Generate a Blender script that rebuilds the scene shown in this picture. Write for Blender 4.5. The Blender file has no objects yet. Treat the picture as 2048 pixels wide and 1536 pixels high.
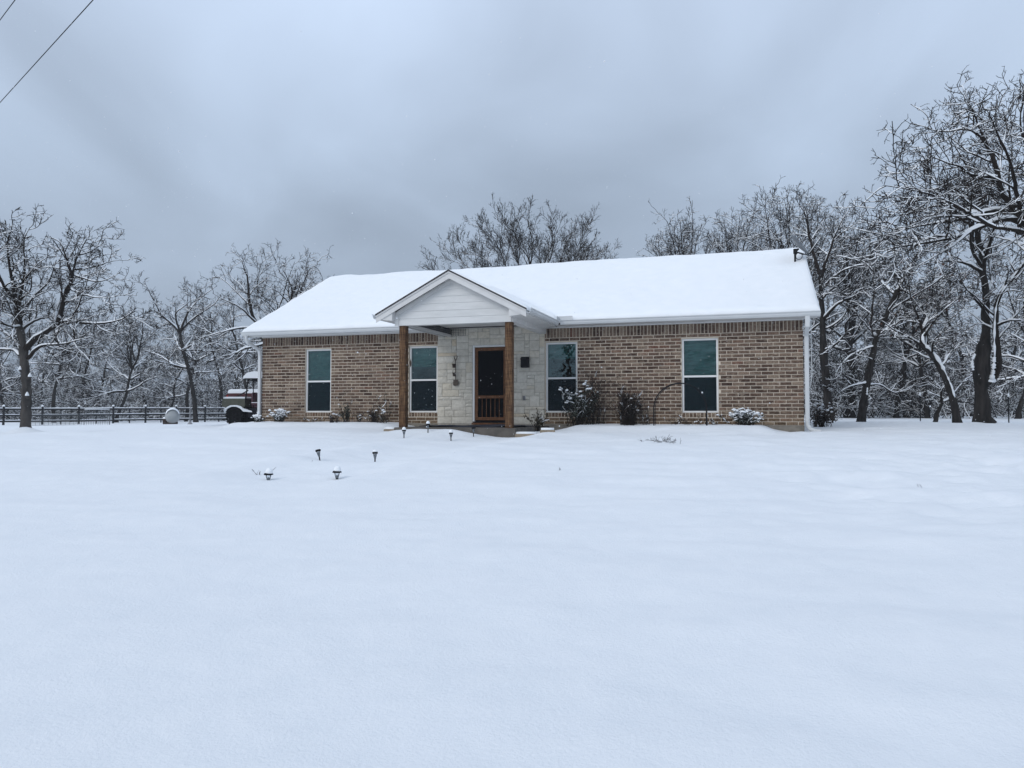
import bpy, math, random
import numpy as np
from mathutils import Vector, Matrix

sc = bpy.context.scene
COL = sc.collection
PI = math.pi

# ------------------------------------------------------------------ camera
FPX = 1500.0                      # focal length in pixels of a 2048 wide frame
PITCH = math.atan(54 / FPX)
EYE = np.array([0.0, 0.0, 0.35])
cam_d = bpy.data.cameras.new('camera')
cam_d.sensor_width = 36.0
cam_d.lens = FPX / 2048 * 36.0
cam_d.clip_start = 0.05
cam_d.clip_end = 3000
cam = bpy.data.objects.new('camera', cam_d)
cam.location = EYE
cam.rotation_euler = (PI / 2 + PITCH, 0, 0)
COL.objects.link(cam)
sc.camera = cam

# ------------------------------------------------------------------ sky and light
SUN_EL, SUN_AZ = math.radians(36), math.radians(225)     # azimuth clockwise from +Y: behind the camera
world = bpy.data.worlds.new('World')
sc.world = world
world.use_nodes = True
wn, wl = world.node_tree.nodes, world.node_tree.links
wn.clear()
w_out = wn.new('ShaderNodeOutputWorld')
w_tc = wn.new('ShaderNodeTexCoord')
w_sep = wn.new('ShaderNodeSeparateXYZ')
wl.new(w_tc.outputs['Generated'], w_sep.inputs[0])
w_ramp = wn.new('ShaderNodeValToRGB')                    # overcast: brighter towards the zenith
cr = w_ramp.color_ramp
cr.elements[0].position = 0.0
cr.elements[0].color = (0.275, 0.335, 0.422, 1)
cr.elements[1].position = 1.0
cr.elements[1].color = (0.61, 0.725, 0.90, 1)
e = cr.elements.new(0.12); e.color = (0.338, 0.410, 0.515, 1)
e = cr.elements.new(0.30); e.color = (0.425, 0.520, 0.660, 1)
e = cr.elements.new(0.50); e.color = (0.53, 0.638, 0.81, 1)
wl.new(w_sep.outputs['Z'], w_ramp.inputs[0])
# clouds: noise over the direction projected on a ceiling plane
w_add = wn.new('ShaderNodeMath'); w_add.operation = 'ADD'; w_add.inputs[1].default_value = 0.38
wl.new(w_sep.outputs['Z'], w_add.inputs[0])
w_max = wn.new('ShaderNodeMath'); w_max.operation = 'MAXIMUM'; w_max.inputs[1].default_value = 0.12
wl.new(w_add.outputs[0], w_max.inputs[0])
w_div = wn.new('ShaderNodeVectorMath'); w_div.operation = 'DIVIDE'
w_cmb = wn.new('ShaderNodeCombineXYZ')
for i in range(3):
    wl.new(w_max.outputs[0], w_cmb.inputs[i])
wl.new(w_tc.outputs['Generated'], w_div.inputs[0])
wl.new(w_cmb.outputs[0], w_div.inputs[1])
w_map = wn.new('ShaderNodeMapping')
w_map.inputs['Location'].default_value = (6.66, 4.25, 0)
w_map.inputs['Rotation'].default_value = (0, 0, math.radians(-50))
w_map.inputs['Scale'].default_value = (1.6, 1.2, 1)
wl.new(w_div.outputs[0], w_map.inputs[0])
w_noise = wn.new('ShaderNodeTexNoise')
w_noise.inputs['Scale'].default_value = 1.3
w_noise.inputs['Detail'].default_value = 6.0
w_noise.inputs['Roughness'].default_value = 0.42
w_noise.inputs['Distortion'].default_value = 0.35
wl.new(w_map.outputs[0], w_noise.inputs['Vector'])
w_mr = wn.new('ShaderNodeMapRange')
w_mr.inputs['From Min'].default_value = 0.30
w_mr.inputs['From Max'].default_value = 0.70
w_mr.inputs['To Min'].default_value = 0.80
w_mr.inputs['To Max'].default_value = 1.22
wl.new(w_noise.outputs['Fac'], w_mr.inputs['Value'])
w_mul = wn.new('ShaderNodeVectorMath'); w_mul.operation = 'SCALE'
wl.new(w_ramp.outputs['Color'], w_mul.inputs[0])
wl.new(w_mr.outputs['Result'], w_mul.inputs['Scale'])
w_bg = wn.new('ShaderNodeBackground')
w_bg.inputs['Strength'].default_value = 1.0
wl.new(w_mul.outputs[0], w_bg.inputs['Color'])
w_sky = wn.new('ShaderNodeTexSky')
w_sky.sky_type = 'NISHITA'
w_sky.sun_disc = False
w_sky.sun_elevation = SUN_EL
w_sky.sun_rotation = SUN_AZ
w_sky.dust_density = 4.0
w_bg2 = wn.new('ShaderNodeBackground')
w_bg2.inputs['Strength'].default_value = 0.07
wl.new(w_sky.outputs['Color'], w_bg2.inputs['Color'])
w_mix = wn.new('ShaderNodeMixShader')
w_mix.inputs[0].default_value = 0.06                    # a little clear sky light through the cloud deck
wl.new(w_bg.outputs[0], w_mix.inputs[1])
wl.new(w_bg2.outputs[0], w_mix.inputs[2])
wl.new(w_mix.outputs[0], w_out.inputs['Surface'])

sun_d = bpy.data.lights.new('sun', 'SUN')
sun_d.energy = 1.1
sun_d.angle = math.radians(35)
sun_d.color = (1.0, 0.985, 0.965)
sun = bpy.data.objects.new('sun', sun_d)
sd = Vector((math.sin(SUN_AZ) * math.cos(SUN_EL), math.cos(SUN_AZ) * math.cos(SUN_EL), math.sin(SUN_EL)))
sun.rotation_euler = sd.to_track_quat('Z', 'Y').to_euler()
sun.location = (0, -5, 30)
COL.objects.link(sun)

sc.view_settings.view_transform = 'Standard'
sc.view_settings.look = 'None'
sc.view_settings.exposure = 0.1
sc.view_settings.gamma = 1.0
sc.render.engine = 'CYCLES'
sc.cycles.max_bounces = 6
sc.cycles.diffuse_bounces = 3
sc.cycles.transparent_max_bounces = 10
sc.cycles.volume_bounces = 1

# ------------------------------------------------------------------ materials
MATS = {}


def new_mat(name):
    m = bpy.data.materials.new(name)
    m.use_nodes = True
    n, l = m.node_tree.nodes, m.node_tree.links
    b = n['Principled BSDF']
    MATS[name] = m
    return m, n, l, b


def ramp(n, stops):
    r = n.new('ShaderNodeValToRGB')
    els = r.color_ramp.elements
    while len(els) < len(stops):
        els.new(0.5)
    for el, (p, c) in zip(els, stops):
        el.position = p
        el.color = (*c, 1)
    return r


def noise_mat(name, c1, c2, scale=8, rough=0.7, bump=0.0, bscale=None, detail=4, metallic=0.0, stretch=None, bdist=0.01, spec=None):
    m, n, l, b = new_mat(name)
    tc = n.new('ShaderNodeTexCoord')
    vec = tc.outputs['Object']
    if stretch:
        mp = n.new('ShaderNodeMapping')
        mp.inputs['Scale'].default_value = stretch
        l.new(vec, mp.inputs[0]); vec = mp.outputs[0]
    t = n.new('ShaderNodeTexNoise')
    t.inputs['Scale'].default_value = scale
    t.inputs['Detail'].default_value = detail
    l.new(vec, t.inputs['Vector'])
    r = ramp(n, [(0.3, c1), (0.7, c2)])
    l.new(t.outputs['Fac'], r.inputs[0])
    l.new(r.outputs[0], b.inputs['Base Color'])
    b.inputs['Roughness'].default_value = rough
    b.inputs['Metallic'].default_value = metallic
    if spec is not None:
        b.inputs['Specular IOR Level'].default_value = spec
    if bump:
        t2 = n.new('ShaderNodeTexNoise')
        t2.inputs['Scale'].default_value = bscale or scale * 3
        t2.inputs['Detail'].default_value = 5
        l.new(vec, t2.inputs['Vector'])
        bp = n.new('ShaderNodeBump')
        bp.inputs['Strength'].default_value = bump
        bp.inputs['Distance'].default_value = bdist
        l.new(t2.outputs['Fac'], bp.inputs['Height'])
        l.new(bp.outputs[0], b.inputs['Normal'])
    return m


# snow: brighter in colour on roofs and things, a little greyer on the lawn, both with fine grain
def snow_mat(name, c1, c2, fine, coarse):
    m, n, l, b = new_mat(name)
    tc = n.new('ShaderNodeTexCoord')
    t1 = n.new('ShaderNodeTexNoise'); t1.inputs['Scale'].default_value = 48; t1.inputs['Detail'].default_value = 6
    t1.inputs['Roughness'].default_value = 0.7
    t2 = n.new('ShaderNodeTexNoise'); t2.inputs['Scale'].default_value = 4; t2.inputs['Detail'].default_value = 6
    l.new(tc.outputs['Object'], t1.inputs['Vector']); l.new(tc.outputs['Object'], t2.inputs['Vector'])
    b1 = n.new('ShaderNodeBump'); b1.inputs['Strength'].default_value = 0.5; b1.inputs['Distance'].default_value = fine
    b2 = n.new('ShaderNodeBump'); b2.inputs['Strength'].default_value = 0.5; b2.inputs['Distance'].default_value = coarse
    l.new(t1.outputs['Fac'], b1.inputs['Height']); l.new(t2.outputs['Fac'], b2.inputs['Height'])
    l.new(b1.outputs[0], b2.inputs['Normal']); l.new(b2.outputs[0], b.inputs['Normal'])
    rr = ramp(n, [(0.35, c1), (0.65, c2)])
    l.new(t2.outputs['Fac'], rr.inputs[0]); l.new(rr.outputs[0], b.inputs['Base Color'])
    b.inputs['Roughness'].default_value = 0.75
    b.inputs['Specular IOR Level'].default_value = 0.2


snow_mat('snow', (0.86, 0.885, 0.905), (0.89, 0.905, 0.92), 0.006, 0.015)
snow_mat('lawn_snow', (0.81, 0.835, 0.862), (0.835, 0.855, 0.878), 0.02, 0.03)

m, n, l, b = new_mat('branch_snow')
b.inputs['Base Color'].default_value = (0.87, 0.89, 0.91, 1); b.inputs['Roughness'].default_value = 0.8
b.inputs['Specular IOR Level'].default_value = 0.1

# bark
m = noise_mat('bark', (0.011, 0.010, 0.009), (0.040, 0.035, 0.032), scale=9, rough=0.95, bump=0.9, bscale=26, stretch=(1, 1, 0.22), bdist=0.03, spec=0.1)
m = noise_mat('grey_bark', (0.030, 0.028, 0.027), (0.088, 0.079, 0.072), scale=7, rough=0.95, bump=0.9, bscale=30, stretch=(1, 1, 0.2), bdist=0.025, spec=0.1)
m, n, l, b = new_mat('twig')
b.inputs['Base Color'].default_value = (0.021, 0.0165, 0.014, 1); b.inputs['Roughness'].default_value = 0.95
b.inputs['Specular IOR Level'].default_value = 0.05
m, n, l, b = new_mat('brown_leaf')
b.inputs['Base Color'].default_value = (0.10, 0.045, 0.028, 1); b.inputs['Roughness'].default_value = 0.9


def brick_mat(name, per_object):
    m, n, l, b = new_mat(name)
    if per_object:
        src = n.new('ShaderNodeObjectInfo').outputs['Random']
    else:
        a = n.new('ShaderNodeAttribute'); a.attribute_name = 'tone'
        src = a.outputs['Fac']
    geo = n.new('ShaderNodeNewGeometry')
    base = ramp(n, [(0.0, (0.060, 0.036, 0.026)), (0.2, (0.098, 0.060, 0.043)), (0.45, (0.140, 0.092, 0.067)), (0.7, (0.195, 0.136, 0.099)), (0.9, (0.27, 0.205, 0.150)), (1.0, (0.16, 0.082, 0.056))])
    l.new(src, base.inputs[0])
    t = n.new('ShaderNodeTexNoise'); t.inputs['Scale'].default_value = 11; t.inputs['Detail'].default_value = 5; t.inputs['Roughness'].default_value = 0.65
    mp = n.new('ShaderNodeMapping'); mp.inputs['Scale'].default_value = (1, 1, 1.9)
    l.new(geo.outputs['Position'], mp.inputs[0]); l.new(mp.outputs[0], t.inputs['Vector'])
    sm = ramp(n, [(0.52, (0, 0, 0)), (0.70, (0.75, 0.75, 0.75))])
    l.new(t.outputs['Fac'], sm.inputs[0])
    mx = n.new('ShaderNodeMixRGB'); mx.inputs[2].default_value = (0.40, 0.325, 0.245, 1)
    l.new(sm.outputs[0], mx.inputs[0]); l.new(base.outputs[0], mx.inputs[1])
    t2 = n.new('ShaderNodeTexNoise'); t2.inputs['Scale'].default_value = 34; t2.inputs['Detail'].default_value = 3
    l.new(geo.outputs['Position'], t2.inputs['Vector'])
    dk = ramp(n, [(0.36, (0.45, 0.43, 0.42)), (0.55, (1, 1, 1))])
    l.new(t2.outputs['Fac'], dk.inputs[0])
    spz = n.new('ShaderNodeSeparateXYZ'); l.new(geo.outputs['Position'], spz.inputs[0])
    st = n.new('ShaderNodeMapRange'); st.inputs['From Min'].default_value = 0.02; st.inputs['From Max'].default_value = 0.42; st.inputs['To Min'].default_value = 0.75; st.inputs['To Max'].default_value = 0.0
    l.new(spz.outputs['Z'], st.inputs['Value'])
    ns = n.new('ShaderNodeTexNoise'); ns.inputs['Scale'].default_value = 2.2; l.new(geo.outputs['Position'], ns.inputs['Vector'])
    sm2 = n.new('ShaderNodeMath'); sm2.operation = 'MULTIPLY'; l.new(st.outputs['Result'], sm2.inputs[0]); l.new(ns.outputs['Fac'], sm2.inputs[1])
    mud = n.new('ShaderNodeMixRGB'); mud.inputs[2].default_value = (0.20, 0.135, 0.068, 1)      # mud splashed up from the bed
    l.new(sm2.outputs[0], mud.inputs[0]); l.new(mx.outputs[0], mud.inputs[1])
    mm = n.new('ShaderNodeMixRGB'); mm.blend_type = 'MULTIPLY'; mm.inputs[0].default_value = 0.8
    l.new(mud.outputs[0], mm.inputs[1]); l.new(dk.outputs[0], mm.inputs[2])
    l.new(mm.outputs[0], b.inputs['Base Color'])
    b.inputs['Roughness'].default_value = 0.9
    b.inputs['Specular IOR Level'].default_value = 0.15
    bp = n.new('ShaderNodeBump'); bp.inputs['Strength'].default_value = 0.6; bp.inputs['Distance'].default_value = 0.004
    l.new(t2.outputs['Fac'], bp.inputs['Height']); l.new(bp.outputs[0], b.inputs['Normal'])
    return m


m, n, l, b = new_mat('brick_side')
tc = n.new('ShaderNodeTexCoord'); sp = n.new('ShaderNodeSeparateXYZ'); cb = n.new('ShaderNodeCombineXYZ'); ad = n.new('ShaderNodeMath'); ad.operation = 'ADD'
l.new(tc.outputs['Object'], sp.inputs[0]); l.new(sp.outputs['X'], ad.inputs[0]); l.new(sp.outputs['Y'], ad.inputs[1]); l.new(ad.outputs[0], cb.inputs['X']); l.new(sp.outputs['Z'], cb.inputs['Y'])
bt = n.new('ShaderNodeTexBrick'); l.new(cb.outputs[0], bt.inputs['Vector'])
bt.inputs['Color1'].default_value = (0.085, 0.055, 0.040, 1); bt.inputs['Color2'].default_value = (0.19, 0.135, 0.10, 1); bt.inputs['Mortar'].default_value = (0.58, 0.50, 0.41, 1)
bt.inputs['Scale'].default_value = 1; bt.inputs['Brick Width'].default_value = .277; bt.inputs['Row Height'].default_value = .0885; bt.inputs['Mortar Size'].default_value = .0095
l.new(bt.outputs['Color'], b.inputs['Base Color']); b.inputs['Roughness'].default_value = .9

brick_mat('brick_single', True)
brick_mat('brick_joined', False)
noise_mat('mortar', (0.56, 0.48, 0.385), (0.68, 0.595, 0.49), scale=5, rough=0.95, bump=0.4, bscale=60, spec=0.1)
noise_mat('stone_mortar', (0.34, 0.315, 0.275), (0.42, 0.395, 0.345), scale=5, rough=0.95, bump=0.4, bscale=60, spec=0.1)

m, n, l, b = new_mat('limestone')
oi = n.new('ShaderNodeObjectInfo')
geo = n.new('ShaderNodeNewGeometry')
base = ramp(n, [(0.0, (0.57, 0.535, 0.465)), (0.35, (0.62, 0.585, 0.51)), (0.7, (0.66, 0.625, 0.55)), (0.95, (0.62, 0.565, 0.465)), (1.0, (0.60, 0.50, 0.37))])
l.new(oi.outputs['Random'], base.inputs[0])
t = n.new('ShaderNodeTexNoise'); t.inputs['Scale'].default_value = 14; t.inputs['Detail'].default_value = 6
l.new(geo.outputs['Position'], t.inputs['Vector'])
vr = ramp(n, [(0.3, (0.88, 0.875, 0.86)), (0.65, (1.04, 1.04, 1.04))])
l.new(t.outputs['Fac'], vr.inputs[0])
mm = n.new('ShaderNodeMixRGB'); mm.blend_type = 'MULTIPLY'; mm.inputs[0].default_value = 1
l.new(base.outputs[0], mm.inputs[1]); l.new(vr.outputs[0], mm.inputs[2])
l.new(mm.outputs[0], b.inputs['Base Color'])
b.inputs['Roughness'].default_value = 0.92; b.inputs['Specular IOR Level'].default_value = 0.1
bp = n.new('ShaderNodeBump'); bp.inputs['Strength'].default_value = 0.8; bp.inputs['Distance'].default_value = 0.012
l.new(t.outputs['Fac'], bp.inputs['Height']); l.new(bp.outputs[0], b.inputs['Normal'])

noise_mat('white_trim', (0.57, 0.56, 0.545), (0.65, 0.64, 0.62), scale=3, rough=0.5, bump=0.05, bscale=25)
noise_mat('siding_white', (0.58, 0.58, 0.565), (0.66, 0.655, 0.64), scale=2.2, rough=0.6, bump=0.12, bscale=30, stretch=(1, 1, 6))
noise_mat('gutter_metal', (0.54, 0.555, 0.56), (0.62, 0.63, 0.63), scale=1.5, rough=0.4)
noise_mat('window_frame_white', (0.70, 0.70, 0.69), (0.76, 0.76, 0.75), scale=4, rough=0.45)
noise_mat('shingle', (0.020, 0.017, 0.018), (0.055, 0.045, 0.045), scale=20, rough=0.95, bump=0.5)
noise_mat('concrete', (0.13, 0.115, 0.095), (0.23, 0.205, 0.17), scale=6, rough=0.9, bump=0.4, bscale=40)
noise_mat('wet_concrete', (0.065, 0.056, 0.047), (0.12, 0.104, 0.086), scale=5, rough=0.75, bump=0.3, bscale=40)
noise_mat('edging_stone', (0.22, 0.175, 0.125), (0.33, 0.27, 0.20), scale=6, rough=0.9, bump=0.5, bscale=30)
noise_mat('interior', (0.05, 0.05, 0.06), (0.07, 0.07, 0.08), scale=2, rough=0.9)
noise_mat('blind_fabric', (0.46, 0.49, 0.47), (0.70, 0.72, 0.69), scale=6, rough=0.8, stretch=(1, 1, 1.6), detail=6)  # mottling puts folds and wavy pane reflections into the fabric colour
noise_mat('black_metal', (0.006, 0.006, 0.008), (0.014, 0.013, 0.014), scale=15, rough=0.65, spec=0.15)
noise_mat('rubber', (0.006, 0.006, 0.007), (0.014, 0.013, 0.013), scale=20, rough=0.9, spec=0.1)
noise_mat('dark_plastic', (0.006, 0.007, 0.010), (0.014, 0.014, 0.019), scale=9, rough=0.7, spec=0.15)
noise_mat('olive_plastic', (0.055, 0.058, 0.038), (0.085, 0.085, 0.058), scale=9, rough=0.5)
noise_mat('red_paint', (0.050, 0.005, 0.006), (0.065, 0.007, 0.008), scale=3, rough=0.3)
noise_mat('seat_vinyl', (0.07, 0.022, 0.034), (0.10, 0.032, 0.046), scale=8, rough=0.55)
noise_mat('chrome', (0.5, 0.52, 0.54), (0.6, 0.62, 0.64), scale=3, rough=0.3, metallic=0.6)
noise_mat('tail_light_red', (0.35, 0.02, 0.015), (0.45, 0.03, 0.02), scale=10, rough=0.2)
noise_mat('fence_dark', (0.006, 0.006, 0.009), (0.016, 0.015, 0.017), scale=8, rough=0.85)
noise_mat('wire_steel', (0.08, 0.085, 0.09), (0.15, 0.155, 0.16), scale=8, rough=0.5, metallic=0.3)
noise_mat('rust', (0.030, 0.018, 0.013), (0.075, 0.042, 0.028), scale=18, rough=0.9, bump=0.4)
noise_mat('mat_navy', (0.008, 0.010, 0.020), (0.020, 0.022, 0.036), scale=40, rough=0.95, bump=0.5, bscale=120)
noise_mat('leaf_dark', (0.014, 0.020, 0.014), (0.035, 0.042, 0.026), scale=6, rough=0.7)
noise_mat('leaf_olive', (0.045, 0.040, 0.022), (0.085, 0.066, 0.036), scale=6, rough=0.75)
noise_mat('leaf_dead', (0.028, 0.020, 0.016), (0.065, 0.042, 0.030), scale=6, rough=0.9)
noise_mat('soil', (0.035, 0.022, 0.014), (0.085, 0.055, 0.034), scale=22, rough=0.95, bump=0.8, bscale=50, bdist=.02)
noise_mat('tank_paint', (0.26, 0.275, 0.28), (0.36, 0.37, 0.37), scale=3, rough=0.5)
noise_mat('dish_grey', (0.11, 0.12, 0.13), (0.16, 0.17, 0.18), scale=4, rough=0.5)
noise_mat('lamp_plastic', (0.25, 0.26, 0.27), (0.34, 0.35, 0.36), scale=12, rough=0.25)
noise_mat('pot_clay', (0.07, 0.055, 0.045), (0.13, 0.105, 0.085), scale=14, rough=0.9)
noise_mat('outlet_grey', (0.22, 0.22, 0.23), (0.30, 0.30, 0.31), scale=8, rough=0.5)


def wood_mat(name, c1, c2, c3, scale=1.0):
    m, n, l, b = new_mat(name)
    tc = n.new('ShaderNodeTexCoord')
    mp = n.new('ShaderNodeMapping'); mp.inputs['Scale'].default_value = (9 * scale, 9 * scale, 0.7 * scale)
    l.new(tc.outputs['Object'], mp.inputs[0])
    t = n.new('ShaderNodeTexNoise'); t.inputs['Scale'].default_value = 5; t.inputs['Detail'].default_value = 7; t.inputs['Distortion'].default_value = 0.8
    l.new(mp.outputs[0], t.inputs['Vector'])
    r = ramp(n, [(0.28, c1), (0.5, c2), (0.72, c3)])
    l.new(t.outputs['Fac'], r.inputs[0])
    mp2 = n.new('ShaderNodeMapping'); mp2.inputs['Scale'].default_value = (1.5, 1.5, 11)     # saw marks across the grain
    l.new(tc.outputs['Object'], mp2.inputs[0])
    t2 = n.new('ShaderNodeTexNoise'); t2.inputs['Scale'].default_value = 3; t2.inputs['Detail'].default_value = 4
    l.new(mp2.outputs[0], t2.inputs['Vector'])
    r2 = ramp(n, [(0.35, (0.45, 0.43, 0.42)), (0.6, (1, 1, 1))])
    l.new(t2.outputs['Fac'], r2.inputs[0])
    mm = n.new('ShaderNodeMixRGB'); mm.blend_type = 'MULTIPLY'; mm.inputs[0].default_value = 0.75
    l.new(r.outputs[0], mm.inputs[1]); l.new(r2.outputs[0], mm.inputs[2])
    l.new(mm.outputs[0], b.inputs['Base Color'])
    b.inputs['Roughness'].default_value = 0.8
    b.inputs['Specular IOR Level'].default_value = 0.2
    bp = n.new('ShaderNodeBump'); bp.inputs['Strength'].default_value = 0.6; bp.inputs['Distance'].default_value = 0.006
    l.new(t.outputs['Fac'], bp.inputs['Height']); l.new(bp.outputs[0], b.inputs['Normal'])
    return m


wood_mat('post_wood', (0.036, 0.018, 0.010), (0.115, 0.060, 0.029), (0.23, 0.135, 0.068))
wood_mat('door_wood', (0.13, 0.056, 0.026), (0.19, 0.088, 0.042), (0.23, 0.112, 0.056))


def glass_mat(name, tint, refl, fac):
    """window glass: tinted see-through pane with a mirror-like coat"""
    m, n, l, b = new_mat(name)
    out = [x for x in n if x.type == 'OUTPUT_MATERIAL'][0]
    tr = n.new('ShaderNodeBsdfTransparent'); tr.inputs[0].default_value = (*tint, 1)
    gl = n.new('ShaderNodeBsdfGlossy'); gl.inputs[0].default_value = (*refl, 1); gl.inputs['Roughness'].default_value = 0.015
    tc = n.new('ShaderNodeTexCoord')
    t = n.new('ShaderNodeTexNoise'); t.inputs['Scale'].default_value = 3.5; t.inputs['Detail'].default_value = 2
    l.new(tc.outputs['Object'], t.inputs['Vector'])
    bp = n.new('ShaderNodeBump'); bp.inputs['Strength'].default_value = 0.5; bp.inputs['Distance'].default_value = 0.02
    l.new(t.outputs['Fac'], bp.inputs['Height']); l.new(bp.outputs[0], gl.inputs['Normal'])
    fr = n.new('ShaderNodeFresnel'); fr.inputs[0].default_value = 1.5
    ad = n.new('ShaderNodeMath'); ad.operation = 'ADD'; ad.inputs[1].default_value = fac
    l.new(fr.outputs[0], ad.inputs[0])
    mx = n.new('ShaderNodeMixShader')
    l.new(ad.outputs[0], mx.inputs[0]); l.new(tr.outputs[0], mx.inputs[1]); l.new(gl.outputs[0], mx.inputs[2])
    l.new(mx.outputs[0], out.inputs['Surface'])
    return m


glass_mat('pane_glass', (0.42, 0.61, 0.60), (0.78, 0.92, 0.97), 0.055)
glass_mat('clear_plastic', (0.86, 0.88, 0.9), (0.9, 0.95, 1.0), 0.03)


def mesh_screen_mat(name, opacity, col):
    m, n, l, b = new_mat(name)
    out = [x for x in n if x.type == 'OUTPUT_MATERIAL'][0]
    tr = n.new('ShaderNodeBsdfTransparent')
    b.inputs['Base Color'].default_value = (*col, 1); b.inputs['Roughness'].default_value = 0.9
    b.inputs['Specular IOR Level'].default_value = 0.05
    mx = n.new('ShaderNodeMixShader'); mx.inputs[0].default_value = opacity
    l.new(tr.outputs[0], mx.inputs[1]); l.new(b.outputs[0], mx.inputs[2]); l.new(mx.outputs[0], out.inputs['Surface'])
    return m


mesh_screen_mat('insect_screen', 0.48, (0.012, 0.020, 0.026))
mesh_screen_mat('door_screen', 0.75, (0.004, 0.004, 0.006))

# ------------------------------------------------------------------ mesh helpers


def tag(o, label=None, cat=None, group=None, kind=None):
    if label: o['label'] = label
    if cat: o['category'] = cat
    if group: o['group'] = group
    if kind: o['kind'] = kind
    return o


def empty(name, loc=(0, 0, 0), rz=0.0, parent=None):
    o = bpy.data.objects.new(name, None)
    o.empty_display_size = 0.2
    o.location = loc
    o.rotation_euler = (0, 0, rz)
    o.parent = parent
    COL.objects.link(o)
    return o


def thing(name, label, cat, loc=(0, 0, 0), rz=0.0, group=None):
    return tag(empty(name, loc, rz), label, cat, group)


def link(name, me, mat, parent=None, loc=None, rot=None):
    if mat is not None and not me.materials:
        me.materials.append(MATS[mat] if isinstance(mat, str) else mat)
    o = bpy.data.objects.new(name, me)
    o.parent = parent
    if loc is not None: o.location = loc
    if rot is not None: o.rotation_euler = rot
    COL.objects.link(o)
    return o


def np_mesh(name, V, F, smooth=True):
    """V (n,3), F (m,k) with k = 3 or 4, or a list of such arrays"""
    if not isinstance(F, (list, tuple)): F = [F]
    F = [f for f in F if len(f)]
    me = bpy.data.meshes.new(name)
    V = np.ascontiguousarray(V, dtype=np.float32)
    loops = np.concatenate([f.reshape(-1) for f in F]).astype(np.int32)
    tot = np.concatenate([np.full(len(f), f.shape[1], np.int32) for f in F])
    start = np.concatenate([[0], np.cumsum(tot)[:-1]]).astype(np.int32)
    me.vertices.add(len(V)); me.vertices.foreach_set('co', V.reshape(-1))
    me.loops.add(len(loops)); me.loops.foreach_set('vertex_index', loops)
    me.polygons.add(len(tot))
    me.polygons.foreach_set('loop_start', start)
    me.polygons.foreach_set('loop_total', tot)
    if smooth: me.polygons.foreach_set('use_smooth', np.ones(len(tot), bool))
    me.update(calc_edges=True)
    return me


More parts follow.
